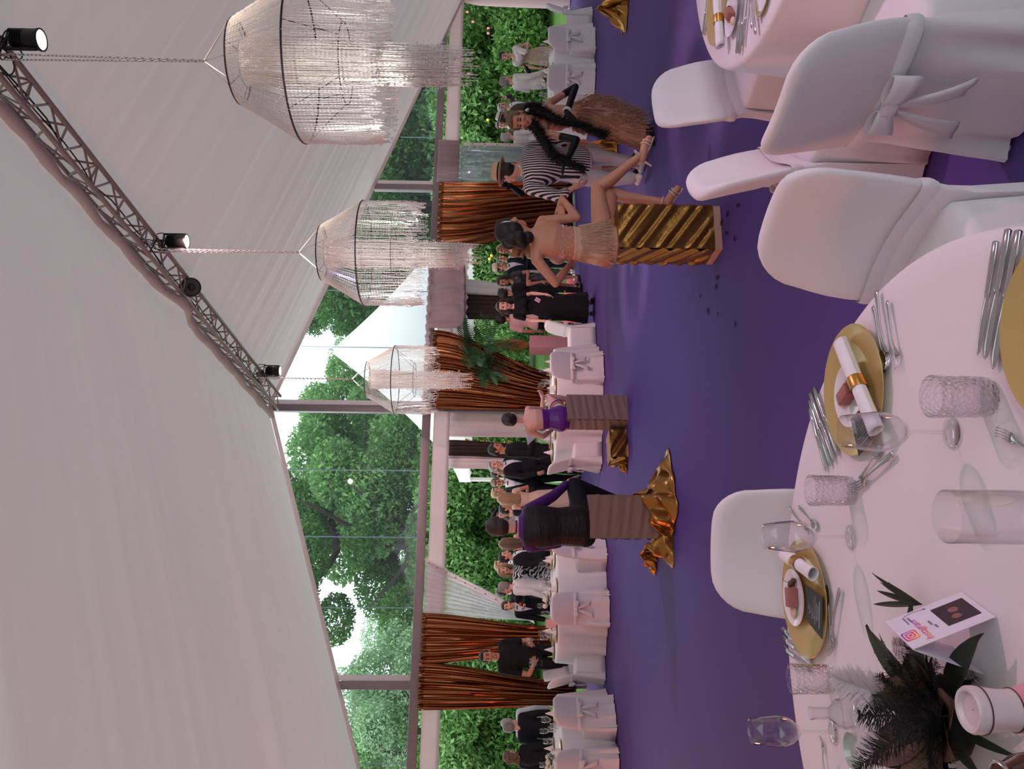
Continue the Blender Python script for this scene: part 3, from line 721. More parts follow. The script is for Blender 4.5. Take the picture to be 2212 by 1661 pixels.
chandelier(5.70, 4.06, 1.0, 'largest beaded chandelier, nearest the camera under the first spotlight', 1, 330, 230, .7)
chandelier(9.14, 4.02, .98, 'middle beaded chandelier in front of the right bronze curtain', 2, 240, 170, 1.1)
chandelier(13.95, 4.15, .93, 'farthest beaded chandelier before the gable posts', 3, 150, 110, 1.6)
# ---------------------------------------------------------------- tableware
TT = .752
M['goldplate'] = mat('gold charger glaze', (196, 170, 104), .24, metal=.4, spec=.6, noise=3, col2=(204, 178, 112))
M['china'] = mat('white china', (236, 232, 236), .18, spec=.6, noise=3)
M['napkin'] = mat('white napkin', (240, 234, 240), .9, noise=20, bump=(120, .2, .003))
M['goldband'] = mat('gold napkin band', (196, 144, 70), .3, metal=.75, noise=8)
M['cutlery'] = mat('polished steel', (196, 194, 196), .16, metal=1, noise=14)
M['menu'] = mat('black menu card', (26, 26, 26), .55, noise=30)
M['ink'] = mat('white ink', (205, 205, 205), .7, noise=60)
M['glass'] = thin_glass('drinking glass', (252, 252, 253), .03, fres=.85, rough=.01)
M['cut'] = thin_glass('cut crystal', (252, 250, 252), .05, fres=.95, rough=.02, bump=110)
M['pate'] = mat('terrine', (172, 112, 98), .5, noise=60, col2=(142, 74, 70)); M['pate2'] = mat('terrine crust', (206, 150, 124), .5, noise=40)
M['berry'] = mat('dark berry', (70, 42, 34), .3, noise=50, col2=(110, 74, 50)); M['salad'] = mat('cream slice', (226, 190, 170), .6, noise=50)
def charger(p, label, group='gold charger plates'):
    b = MB(); b.lathe([(.001, .003), (.10, .003), (.118, .006), (.172, .017), (.178, .019), (.179, .0175), (.172, .0135), (.12, .001), (.001, 0)], (0, 0, 0), 72)
    return tag(b.build('charger_plate', M['goldplate'], None, (p[0], p[1], TT)), label, 'plate', group)
def small_plate(p, label):
    b = MB(); b.lathe([(.001, .004), (.05, .004), (.06, .006), (.086, .014), (.089, .0155), (.088, .013), (.058, .002), (.001, 0)], (0, 0, 0), 56)
    return tag(b.build('side_plate', M['china'], None, (p[0], p[1], TT+.005)), label, 'plate', 'white starter plates')
def starter(p, rz, label):
    e = empty('appetizer', (p[0], p[1], TT+.0095), rz, label, 'food', 'plated starters')
    b = MB(); b.box((.0, 0, .016), (.062, .034, .031), bev=.004); b.build('terrine', M['pate'], e)
    b = MB(); b.box((0, .021, .012), (.060, .011, .024), bev=.003); b.build('crust', M['pate2'], e)
    b = MB(); b.ell((-.045, .01, .008), (.022, .018, .009)); b.build('cream_slice', M['salad'], e)
    b = MB()
    for x, y, z, r in ((.043, .012, .009, .011), (.052, -.004, .008, .009), (.036, .03, .007, .008)): b.ell((x, y, z), r)
    b.tube([(.045, .012, .018), (.05, .02, .03), (.06, .022, .034)], .0012, 5); b.build('berries', M['berry'], e); return e
def napkin(pa, pb, label, z=None):
    pa, pb = V(pa), V(pb); d = pb-pa; L = d.length; c = (pa+pb)/2
    e = empty('napkin_roll', (c.x, c.y, c.z), math.atan2(d.y, d.x), label, 'napkin', 'rolled napkins')
    tilt = math.asin(max(-.9, min(.9, d.z/L))); e.rotation_euler = (0, -tilt, math.atan2(d.y, d.x))
    r = .021; b = MB()
    def f(u, v):
        a = u*2*PI*2.2; rr = r*(1-.045*a/(2*PI))*(1+.05*math.sin(v*7)); x = (v-.5)*L+.006*math.sin(a*1.0)*(1 if abs(v-.5) > .4 else .2)
        return V((x, rr*math.cos(a), rr*math.sin(a)*.9))
    b.grid(f, 60, 14); b.build('cloth', M['napkin'], e, solid=.0015, sharp=0)
    b = MB(); b.lathe([(r*1.06, -.019), (r*1.09, -.016), (r*1.09, .016), (r*1.06, .019)], (0, 0, 0), 28, R=Matrix.Rotation(PI/2, 3, 'Y')); b.build('gold_band', M['goldband'], e); return e
def menu_card(c4, label):
    P = [V(p) for p in c4]; cen = sum(P, V())/4; b = MB(); n = (P[1]-P[0]).cross(P[3]-P[0]).normalized(); n = n if n.z > 0 else -n
    q = [p-cen for p in P]; b.add([p+n*.0006 for p in q]+[p-n*.0006 for p in q], [(0, 1, 2, 3), (7, 6, 5, 4), (0, 4, 5, 1), (1, 5, 6, 2), (2, 6, 7, 3), (3, 7, 4, 0)])
    o = b.build('menu_card', M['menu'], None, cen, smooth=False); tag(o, label, 'menu card', 'black menu cards')
    b = MB(); u = q[1]-q[0]; v = q[3]-q[0]; g = random.Random(int(cen.x*1000))
    for k in range(9):
        w = .32 if k == 0 else g.uniform(.16, .36); t = .16+.085*k; amp = .012 if k == 0 else .005
        b.tube([q[0]+u*(.5-w+2*w*s/24)+v*(t+amp*math.sin(s*2.1+k))+n*.0012 for s in range(25)], .0006 if k else .001, 4, ref=n)
    b.build('writing', M['ink'], o); return o
def cutl(kind):
    """along +X: handle end at -L/2, head at +L/2; returns mesh name, MB, length"""
    b = MB(); L = {'knife': .225, 'fork': .195, 'spoon': .19}[kind]
    def sec(x, w, t, z=0): return [V((x, w*math.cos(a), z+t*math.sin(a))) for a in [k*PI/5 for k in range(10)]]
    h = [(-.5, .002, .001), (-.495, .0065, .002), (-.46, .0082, .0032), (-.38, .0072, .003), (-.22, .0048, .0026), (-.05, .0035, .0024)]
    if kind == 'knife':
        h = [(-.5, .003, .002), (-.49, .0085, .005), (-.3, .0085, .005), (-.06, .0072, .0048), (-.04, .0085, .0052), (-.02, .0072, .003), (0, .008, .0012), (.2, .0098, .0009), (.4, .009, .0008), (.47, .006, .0006), (.5, .0015, .0004)]
        b.loft([sec(x*L, w, t, .005) for x, w, t in h])
    else:
        h += [(.08, .0033, .0022), (.18, .0042, .002)]
        if kind == 'fork':
            h += [(.23, .0085, .0018), (.27, .0115, .0016), (.31, .012, .0015)]
            b.loft([sec(x*L, w, t, .006-.02*max(0, x-.1)+.004*math.sin((x+.5)*PI)) for x, w, t in h])
            for k in range(4):
                y = (k-1.5)*.0062; b.tube([(.30*L, y, .004), (.38*L, y, .0035), (.45*L, y, .007), (.5*L, y, .012)], [.0019, .0018, .0015, .0009], 6, flat=.6)
        else:
            b.loft([sec(x*L, w, t, .006) for x, w, t in h])
            b.grid(lambda u, v: V((L*(.18+.32*u), (v-.5)*2*.019*math.sin(PI*min(1, .06+u*.94))**.6, .0065-.007*math.sin(PI*u)*(1-(2*v-1)**2)+.001)), 14, 8)
    return b, L
cut_proto = {}
CUT_N = {}
def cutlery(kind, pa, pb, label, group=None):
    pa, pb = V(pa), V(pb); d = pb-pa; c = (pa+pb)/2
    if kind not in cut_proto:
        b, L = cutl(kind); o = b.build(kind, M['cutlery'], sharp=0); cut_proto[kind] = (o, L)
        if kind == 'spoon': md = o.modifiers.new('solid', 'SOLIDIFY'); md.thickness = .0012
    else:
        o = cut_proto[kind][0].copy(); COL.objects.link(o)
    L = cut_proto[kind][1]; s = max(.8, min(1.25, d.length/L)); o.scale = (s, s, s)
    o.location = (c.x, c.y, c.z); o.rotation_euler = (0, -math.atan2(d.z, math.hypot(d.x, d.y)), math.atan2(d.y, d.x))
    return tag(o, label, kind, group or kind+' place settings')
def wine_mb():
    b = MB(); b.lathe([(.001, .002), (.034, .002), (.0345, .003), (.02, .005), (.008, .009), (.0042, .018), (.0036, .05), (.0037, .085), (.006, .094), (.02, .104), (.034, .122), (.0425, .148), (.0432, .165), (.0395, .20), (.034, .238), (.0335, .2385), (.033, .238), (.0385, .20), (.0422, .165), (.0415, .149), (.033, .124), (.018, .107), (.001, .1)], (0, 0, 0), 40); return b
def tumbler_mb(h=.118, r=.041):
    b = MB()
    def wob(t, j, rr, z):
        if 1 <= j <= 5: return .0016*(1 if (int(t*24/(2*PI)*1.0+j) % 2) else -1)*(1-.1*j)
        return 0
    b.lathe([(.001, .002), (r*.88, .002), (r*.96, .014), (r*.98, .028), (r*.99, .042), (r, .056), (r*1.0, .066), (r*1.02, .085), (r*1.05, h), (r*1.045, h+.0006), (r*1.03, h), (r*.97, .05), (r*.9, .016), (.001, .013)], (0, 0, 0), 48, wob); return b
glass_proto = {}
def glass(kind, p, label, group=None, s=1.0):
    if kind not in glass_proto:
        b = wine_mb() if kind == 'wine_glass' else tumbler_mb(); glass_proto[kind] = b.mesh(kind, M['glass' if kind == 'wine_glass' else 'cut'])
    o = link(kind, glass_proto[kind], None, p); o.scale = (s, s, s)
    return tag(o, label, 'glass', group)
def T(x, y, dz=.004): return atz(x, y, TT+dz)
c1 = V((.712, 2.005)); c2 = V((.205, 2.522)); c3 = V((.545, 1.205)); c4 = V((-.515, 2.455))
charger(c1, 'gold charger plate with napkin roll, at the right side of the near table')
charger(c2, 'gold charger plate lying before the chair across the near table')
charger(c3, 'gold charger plate cut by the right edge of the picture')
charger(c4, 'gold charger plate at the lower edge of the picture with a fork on it')
p1 = atz(1832, 852, TT+.02); p2 = atz(1713, 1290, TT+.02)
small_plate(p1, 'white starter plate under the napkin roll on the right-hand gold charger'); small_plate(p2, 'white starter plate beside the menu card across the near table')
small_plate((c3.x+.03, c3.y-.02), 'white starter plate on the gold charger at the right picture edge')
starter(p1, -1.3, 'slice of terrine with berries half under a rolled napkin'); starter(p2, -.15, 'slice of terrine with dark berry on the plate next to the readable menu')
napkin(atz(1815, 738, TT+.036), atz(1893, 930, TT+.036), 'white napkin roll with gold band lying along the right-hand charger')
napkin(atz(1692, 1195, TT+.040), atz(1757, 1240, TT+.036), 'white napkin roll with gold band seen nearly end on behind a wine glass')
menu_card([atz(1855, 985, TT+.021), atz(1900, 930, TT+.021), atz(1872, 870, TT+.023), atz(1838, 905, TT+.023)], 'black menu card beneath napkin roll, seen through the wine glass')
menu_card([atz(1776, 1381, TT+.022), atz(1777, 1290, TT+.022), atz(1741, 1262, TT+.016), atz(1741, 1338, TT+.014)], 'black menu card with white writing, tilted on the charger across the table')
# cutlery round the near settings (handle end, head end)
for i, (k, a, bb, lab) in enumerate((
    ('fork', (1898, 628), (1925, 796), 'fork with its handle at the table edge, middle of three by the napkin charger'),
    ('spoon', (1890, 662), (1917, 806), 'spoon lying closest to the right-hand charger'),
    ('fork', (1921, 650), (1946, 795), 'outermost fork of the three right of the napkin charger'),
    ('knife', (1762, 838), (1814, 984), 'knife closest to the left side of the right-hand charger'),
    ('knife', (1754, 850), (1806, 998), 'knife second from the right-hand charger in its row of four'),
    ('knife', (1752, 866), (1798, 1008), 'knife third from the right-hand charger in its row of four'),
    ('knife', (1752, 884), (1788, 1018), 'outermost knife near the table edge by the right-hand charger'),
    ('fork', (1936, 980), (1851, 1056), 'dessert fork lying with tines on the base of the cut tumbler'),
    ('spoon', (1862, 1030), (1905, 968), 'small spoon whose handle end lies beside the dessert fork'),
    ('fork', (1708, 1096), (1754, 1150), 'fork with bright handle behind the wine glass, nearer the table edge'),
    ('spoon', (1728, 1094), (1769, 1140), 'spoon with bright handle behind the wine glass, farther from the edge'),
    ('spoon', (1799, 1398), (1790, 1262), 'spoon with orange glint lying along the far charger'),
    ('fork', (1819, 1271), (1797, 1413), 'fork crossing the spoon beside the far charger'),
    ('knife', (1693, 1358), (1757, 1420), 'knife resting on the rim of the far charger, closest to it'),
    ('knife', (1695, 1378), (1757, 1433), 'middle knife of the three left of the far charger'),
    ('knife', (1696, 1399), (1752, 1446), 'knife of the three left of the far charger, farthest from it'),
    ('knife', (2157, 520), (2117, 767), 'large knife in front at the right picture edge, first of three'),
    ('knife', (2185, 494), (2134, 776), 'large knife at the right picture edge, middle of three'),
    ('knife', (2208, 496), (2151, 797), 'large knife at the right picture edge, resting by the dark gold plate'),
    ('fork', (2300, 1005), (2162, 932), 'fork with four tines pointing in from the right picture edge'),
    ('fork', (1790, 1690), (1780, 1614), 'fork at the lower picture edge on the gold charger'),
    )):
    cutlery(k, T(*a, dz=.012 if 'charger, closest' in lab else .002), T(*bb, dz=.002), lab)
glass('wine_glass', T(2057, 934, 0), 'tall wine glass in front of the right-hand charger, menu seen through it')
glass('wine_glass', T(1838, 1160, 0), 'tall wine glass before the napkin roll of the far charger')
glass('wine_glass', T(1800, 1580, 0), 'tall wine glass standing against the purple floor at the left of the table')
glass('tumbler', T(2137, 858, 0), 'cut crystal tumbler nearest the camera beside the wine glass foot')
glass('tumbler', T(1842, 1060, 0), 'cut crystal tumbler with fork tines at its base')
glass('tumbler', T(1798, 1467, 0), 'cut crystal tumbler between the knives and the dark feathers')
b = MB(); b.lathe([(.001, .002), (.040, .002), (.044, .01), (.047, .08), (.0465, .20), (.0455, .20), (.045, .08), (.041, .014), (.001, .012)], (0, 0, 0), 40)
tag(b.build('water_glass', M['glass'], None, T(2290, 1118, 0)), 'large plain water glass cut by the right picture edge', 'glass')
# small decanter, glass dish
b = MB(); b.lathe([(.001, .002), (.034, .002), (.04, .012), (.042, .03), (.036, .052), (.02, .066), (.0155, .072), (.0155, .115), (.0175, .122), (.0165, .124), (.014, .115), (.013, .074), (.034, .05), (.039, .03), (.036, .012), (.001, .008)], (0, 0, 0), 12)
tag(b.build('bud_vase', M['glass'], None, T(1848, 1541, 0), sharp=20), 'little clear glass vase with faceted belly before the white feather', 'vase')
b = MB(); b.lathe([(.001, .004), (.03, .004), (.042, .014), (.047, .03), (.0445, .031), (.038, .016), (.001, .010)], (0, 0, 0), 36)
tag(b.build('candle_dish', thin_glass('green tinted glass', (216, 232, 226), .06, haze=.2, hazecol=(205, 215, 205)), None, T(1862, 1622, 0)), 'round greenish glass dish at the left of the feathers', 'dish')
# ---------------------------------------------------------------- tall candle holder and amber jar near the lens
M['ceram'] = mat('marbled ceramic', (214, 200, 204), .3, noise=14, col2=(190, 170, 178)); M['pinkglaze'] = mat('pink marbled glaze', (206, 120, 138), .3, noise=9, col2=(226, 160, 170)); M['line'] = mat('plum line', (62, 30, 40), .4, noise=9)
e = empty('candle_holder', (-.062, 1.352, TT), 0, 'white and pink marbled pillar holder with thin plum rings, nearest the camera', 'candle holder')
b = MB(); b.lathe([(.001, 0), (.054, 0), (.056, .01), (.053, .05), (.045, .10), (.037, .13), (.033, .147)], (0, 0, 0), 40); b.build('foot', M['pinkglaze'], e)
b = MB(); b.lathe([(.033, .147), (.0318, .155), (.0318, .165), (.034, .185), (.037, .205), (.037, .215), (.034, .220), (.029, .219), (.026, .212), (.001, .21)], (0, 0, 0), 40); b.build('cup', M['ceram'], e)
for z, r in ((.147, .0336), (.200, .0372)):
    b = MB(); b.tube([(r*math.cos(a), r*math.sin(a), z) for a in [k*PI/20 for k in range(40)]], .0012, 6, close=True); b.build('ring', M['line'], e)
e = empty('jar', (-.165, 1.345, TT), 0, 'amber glass jar with metal rim in the lower right corner', 'jar')
b = MB(); b.lathe([(.001, .003), (.042, .003), (.046, .02), (.046, .12), (.040, .16), (.030, .178), (.028, .19), (.027, .19), (.028, .178), (.038, .158), (.044, .12), (.044, .02), (.001, .01)], (0, 0, 0), 36)
b.build('body', thin_glass('smoky glass', (206, 180, 160), .05), e)
b = MB(); b.lathe([(.001, .012), (.043, .012), (.043, .10), (.001, .10)], (0, 0, 0), 30); b.build('amber_liquid', mat('amber wax', (120, 66, 40), .3, noise=9), e)
b = MB(); b.tube([(.029*math.cos(a), .029*math.sin(a), .190) for a in [k*PI/18 for k in range(36)]], .0035, 8, close=True); b.build('rim', M['cutlery'], e)
# ---------------------------------------------------------------- centrepiece of feathers and foliage
M['sage'] = mat('dark sage leaf', (26, 36, 27), .6, noise=20, col2=(52, 60, 42), rand=.3); M['brownleaf'] = mat('dried brown leaf', (70, 48, 40), .6, noise=20, col2=(104, 74, 56), rand=.2)
M['plumeb'] = mat('black feather', (16, 17, 15), .9, noise=30); M['plumew'] = mat('white feather', (234, 222, 228), .9, noise=20, transl=.3)
def leaf(b, p, d, L, W, bend=.2, up=V((0, 0, 1)), n=8):
    d = V(d).normalized(); sd = d.cross(up); sd = sd.normalized() if sd.length > .01 else V((1, 0, 0)); nn = sd.cross(d)
    def f(u, v): return V(p)+d*(L*u)+nn*(-bend*L*u*u)+sd*((v-.5)*2*W*math.sin(PI*min(1, .04+.96*u))**.8)+nn*(.25*W*abs(2*v-1))
    b.grid(f, n, 4)
FP = lambda a, za, c, zc: (atz(*a, TT+za), atz(*c, TT+zc)-atz(*a, TT+za))
def plume(p, d, L, W, mt, label, seed, n=170, parent=None, bend=.25, bw=.0011):
    g = random.Random(seed); b = MB(); d = V(d).normalized(); sd = d.cross(V((0, 0, 1))).normalized(); nn = sd.cross(d)
    sp_ = lambda t: d*(L*t)+nn*(-bend*L*t*t)
    b.tube([sp_(k/8) for k in range(9)], [.0014*(1-k/10) for k in range(9)], 5)
    for k in range(n):
        t = .12+.88*k/n; s = 1 if k % 2 else -1; w = W*math.sin(PI*min(1, .1+.85*t))**.7*g.uniform(.6, 1.1); a = g.uniform(.35, .9); o = sp_(t)
        tip = o+(sd*s*math.sin(a+.4)+d*math.cos(a+.4)+nn*g.uniform(-.45, .35))*w
        m_ = o+(tip-o)*.5+nn*.12*w*g.uniform(-1, 1); wd = d*bw
        b.add([o-wd, o+wd, m_+wd, m_-wd, tip], [(0, 1, 2, 3), (3, 2, 4)])
    o = b.build('feather', mt, parent, None if parent else p, sharp=0)
    if parent: o.location = V(p)
    else: tag(o, label, 'feather')
    return o
cp = atz(2005, 1500, TT); cp = V((-.095, 1.76, TT))
ce = empty('centrepiece', cp, 0, 'dark table centrepiece of foliage, dried leaves and black feathers', 'centrepiece')
g = random.Random(5)
b = MB(); b.ell((0, 0, .035), (.085, .085, .04)); b.build('moss_base', M['plumeb'], ce)
b = MB()
for k in range(40):
    a = g.uniform(0, 2*PI); el = g.uniform(.15, 1.0); d = V((math.cos(a)*math.cos(el), math.sin(a)*math.cos(el), math.sin(el))); leaf(b, V((d.x*.04, d.y*.04, .04)), d, (.7 if d.x > .35 else 1)*g.uniform(.09, .16), g.uniform(.010, .020), .35)
for a, el, L in ((1.9, .5, .2), (1.3, .35, .22), (.6, .6, .2), (-.2, .5, .2), (-.9, .3, .21), (2.6, .6, .2)):
    d = V((math.cos(a)*math.cos(el), math.sin(a)*math.cos(el), math.sin(el))); leaf(b, d*.04+V((0, 0, .03)), d, L, .030, .3)
b.build('green_leaves', M['sage'], ce, sharp=0)
b = MB()
for k in range(9):
    a = g.uniform(0, 2*PI); el = g.uniform(.2, .9); d = V((math.cos(a)*math.cos(el), math.sin(a)*math.cos(el), math.sin(el))); leaf(b, V((d.x*.05, d.y*.05, .05)), d, (.7 if d.x > .35 else 1)*g.uniform(.12, .17), g.uniform(.034, .048), .25)
b.build('dried_leaves', M['brownleaf'], ce, sharp=0)
for a, el, L in ((.2, .35, .22), (.7, .6, .2), (1.1, .25, .22), (1.6, .7, .2), (2.0, .4, .23), (2.9, .3, .24), (-.3, .8, .2), (-.7, .5, .22), (-1.1, .25, .25), (-1.5, .5, .24), (-2.0, .8, .2), (-2.4, .5, .22), (3.7, .7, .21), (.0, 1.2, .2), (2.5, 1.1, .2)):
    d = V((math.cos(a)*math.cos(el), math.sin(a)*math.cos(el), math.sin(el))); plume((0, 0, .05), d, L*(.7 if d.x > .35 else 1), .06, M['plumeb'], None, int(a*10+50), 220, ce)
b = MB()
for k in range(9):
    a = .3+k*.26; d = V((math.cos(a), math.sin(a), g.uniform(.3, .9))); p = V((0, 0, .05)); L = g.uniform(.16, .25)
    b.tube([p+d.normalized()*L*t+V((0, 0, -.25*L*t*t)) for t in (0, .3, .6, 1)], [.0022, .0017, .0013, .0006], 5)
    for q in range(12):
        t = .3+.7*q/12; o = p+d.normalized()*L*t+V((0, 0, -.25*L*t*t)); s = 1 if q % 2 else -1; leaf(b, o, d.normalized()+V((-d.y*s, d.x*s, .2)), .03, .0035, .1, n=3)
b.build('grass_sprays', M['sage'], ce, sharp=0)
plume(V((-.07, 1.865, .80)), V((.03, .05, .15)), .165, .055, M['plumew'], 'white fluffy feather lying before the dark centrepiece, larger one', 3, 900, None, .25, .0028)
plume(V((-.150, 1.855, .79)), V((-.02, .06, .14)), .14, .05, M['plumew'], 'white fluffy feather over the greenish dish', 4, 800, None, .25, .0028)
plume(*FP((1925, 1395), .02, (1990, 1402), .07), .11, .035, M['plumew'], 'pale feather tuft peeking out beside the printed card', 6, 600, None, .25, .0026)
plume(*FP((1960, 1665), .06, (2010, 1625), .14), .10, .04, M['plumew'], 'lilac white feather tuft at the lower picture edge in the centrepiece', 9, 600, None, .25, .0026)
# loose sprig standing behind the printed card
b = MB(); p = V((0, 0, 0))
for a, L in ((.2, .12), (.5, .10), (.9, .11), (1.25, .13), (.0, .08)): leaf(b, p, (math.cos(a)*.8-.2, math.sin(a)*.5+.3, .9-a*.3), L, .007, .15)
tag(b.build('leaf_sprig', M['sage'], None, T(1992, 1305, .01), sharp=0), 'green pointed leaf sprig sticking up behind the printed card', 'sprig')
# ---------------------------------------------------------------- printed card
bl, br = T(2150, 1332, .002), T(2076, 1278, .002); wdt = (br-bl).length; ux = (br-bl)/wdt
back = V((-ux.y, ux.x, 0)); back = back if back.y > 0 else -back
best = None
for ang in [math.radians(a) for a in range(10, 91, 2)]:
    for Lc in (.15, .17, .19, .21):
        up = back*math.cos(ang)+V((0, 0, 1))*math.sin(ang); tl_ = bl+up*Lc
        q = tl_-CAM; z = q.dot(fw); pu = (1106+FPX*q.dot(DWN)/z, 1661-(830.5+FPX*q.dot(RGT)/z)); er = (pu[0]-1980)**2+(pu[1]-1397)**2
        if best is None or er < best[0]: best = (er, ang, Lc)
ang, Lc = best[1], best[2]; uy = back*math.cos(ang)+V((0, 0, 1))*math.sin(ang); un = ux.cross(uy).normalized()
if un.dot(CAM-bl) < 0: un = -un
e = empty('place_card', bl, 0, 'white folded table card with a colourful square camera icon and printed lettering', 'card')
MC = Matrix((ux, uy, un)).transposed()
e.rotation_euler = MC.to_euler()
b = MB(); b.box((wdt/2, Lc/2, -.0008), (wdt, Lc, .0014)); b.build('front_panel', mat('card stock', (226, 216, 232), .6, noise=30), e, smooth=False)
b = MB(); dn = MC.inverted() @ V((0, 0, -1)); bk = MC.inverted() @ back
b.grid(lambda u, v: V((wdt*u, Lc, -.002))+(bk*.35+dn).normalized()*(Lc*math.sin(ang)*1.02*v), 1, 4); b.build('rear_panel', mat('card stock rear', (222, 212, 228), .6, noise=30), e, solid=.001)
# icon: rounded square with ring and dot, warm gradient
t = NT('icon print'); p = t.n('ShaderNodeBsdfPrincipled'); tc = t.n('ShaderNodeTexCoord'); gr = t.n('ShaderNodeSeparateXYZ'); cr = t.n('ShaderNodeValToRGB'); ad = t.n('ShaderNodeMath', operation='MULTIPLY_ADD')
el = cr.color_ramp.elements; el[0].color = lin((250, 190, 90)); el[1].color = lin((96, 72, 190)); el.new(.35).color = lin((236, 88, 78)); el.new(.65).color = lin((196, 60, 150))
t.l(tc.outputs['Generated'], gr.inputs[0]); ad.inputs[1].default_value = .5; t.l(gr.outputs[0], ad.inputs[0])
m2 = t.n('ShaderNodeMath', operation='MULTIPLY'); m2.inputs[1].default_value = .5; t.l(gr.outputs[1], m2.inputs[0]); t.l(m2.outputs[0], ad.inputs[2])
t.l(ad.outputs[0], cr.inputs[0]); t.l(cr.outputs[0], p.inputs['Base Color']); p.inputs['Roughness'].default_value = .6; t.l(p.outputs[0], t.out.inputs[0]); M['icon'] = t.m
def rrect(cx, cy, w, r, n=6):
    P = []
    for (sx, sy, a0) in ((1, 1, 0), (-1, 1, PI/2), (-1, -1, PI), (1, -1, 1.5*PI)):
        for k in range(n+1): a = a0+PI/2*k/n; P.append((cx+sx*(w-r)+r*math.cos(a), cy+sy*(w-r)+r*math.sin(a)))
    return P
S = wdt
b = MB(); P = rrect(S*.36, Lc*.895, S*.13, S*.04); b.add([(x, y, .0004) for x, y in P], [tuple(range(len(P)))]); ic = b.build('icon', M['icon'], e, smooth=False)
b = MB(); w_ = S*.09
b.tube([(x, y, .0006) for x, y in rrect(S*.36, Lc*.895, S*.092, S*.03)], S*.010, 4, close=True, flat=.3)
b.tube([(S*.36+S*.045*math.cos(a), Lc*.895+S*.045*math.sin(a), .0006) for a in [k*PI/12 for k in range(24)]], S*.010, 4, close=True, flat=.3)
b.ell((S*.36+.052*S, Lc*.895+.052*S, .0006), (S*.012, S*.012, .0003)); b.build('icon_outline', mat('white print', (240, 226, 236), .6, noise=50), ic)
def text(body, size, x, y, mt, parent, nm='lettering', align='LEFT', z=.0005):
    c = bpy.data.curves.new(nm, 'FONT'); c.body = body; c.size = size; c.align_x = align; c.resolution_u = 3; c.shear = .25; c.space_character = .92
    o = bpy.data.objects.new(nm, c); COL.objects.link(o); dg = bpy.context.evaluated_depsgraph_get(); me = bpy.data.meshes.new_from_object(o.evaluated_get(dg)); me.materials.clear(); me.materials.append(mt)
    bpy.data.objects.remove(o); q = link(nm, me, parent, (x, y, z)); return q
text('Instagram', S*.19, S*.06, Lc*.70, M['icon'], e)
M['greyink'] = mat('grey ink', (120, 104, 134), .7, noise=40)
for j, (x0, x1, y) in enumerate(((.66, .90, .80), (.70, .86, .755), (.42, .56, .60), (.30, .40, .575))):
    b = MB(); b.tube([(S*(x0+(x1-x0)*k/20), Lc*(y+.014*math.sin(k*1.9+j)), .0005) for k in range(21)], S*.006, 4, flat=.3); b.build('handwriting', M['greyink'], e)
b = MB()
b.tube([(S*(.92-.05*math.sin(k/8*PI)*0+.03*math.sin(k/8*PI)), Lc*(.78-.26*k/8), .0005) for k in range(9)], S*.005, 4, flat=.3)
b.add([(S*.90, Lc*.52, .0006), (S*.96, Lc*.53, .0006), (S*.92, Lc*.49, .0006)], [(0, 1, 2)]); b.build('arrow', M['greyink'], e)
b = MB(); b.box((S*.52, Lc*.27, .0003), (S*.60, S*.60, .0004)); ph = b.build('printed_photo', mat('dark print', (44, 30, 44), .5, noise=60, col2=(62, 42, 50)), e, smooth=False)
b = MB()
for x, y, rx, ry in ((.40, .30, .07, .06), (.60, .27, .08, .06)): b.ell((S*x, Lc*y, .0006), (S*rx, Lc*ry, .0003))
b.build('printed_faces', mat('warm print', (168, 106, 96), .5, noise=120, col2=(96, 60, 60)), ph)
# ---------------------------------------------------------------- right table setting
r1 = V((2.80, 2.735)); charger(r1, 'gold charger with napkin and dessert on the right table, tip showing'); charger(V((3.42, 2.86)), 'gold charger at the upper picture edge, farther on the right table')
q1 = atz(1578, 30, TT+.02); small_plate(q1, 'white starter plate on the gold charger of the right table'); starter(q1, .4, 'terrine slice with a dark berry on the right table')
napkin(atz(1549, -15, TT+.04), atz(1556, 100, TT+.036), 'white napkin roll lying on the charger of the right table')
for k, a, bb, lab in (('knife', (1594, 116), (1606, -30), 'knife beside the charger of the right table, closest to it'), ('knife', (1600, 116), (1613, -25), 'second knife beside the charger of the right table'), ('knife', (1607, 100), (1620, -30), 'shorter knife, third from the charger of the right table'),
    ('fork', (1628, 60), (1622, -40), 'fork handle on the right table, next to the knives'), ('fork', (1637, 76), (1627, -45), 'longest fork handle on the right table'), ('spoon', (1642, 46), (1632, -50), 'spoon handle on the right table, nearest the gold rimmed dish'),
    ('knife', (1520, 78), (1532, -30), 'knife at the far side of the right-hand table setting'), ('knife', (1525, 76), (1540, -30), 'second knife at the far side of the right-hand table setting')):
    cutlery(k, T(*a), T(*bb), lab)
b = MB(); b.lathe([(.001, .003), (.05, .003), (.075, .012), (.078, .013), (.07, .006), (.001, 0)], (0, 0, 0), 40); b.cur = 1
b.lathe([(.001, .0045), (.045, .0045), (.062, .0085)], (0, 0, 0), 40)
tag(b.build('bread_plate', [M['goldplate'], M['china']], None, T(1652, -14, 0)), 'small white dish with gold rim at the upper picture edge', 'plate')
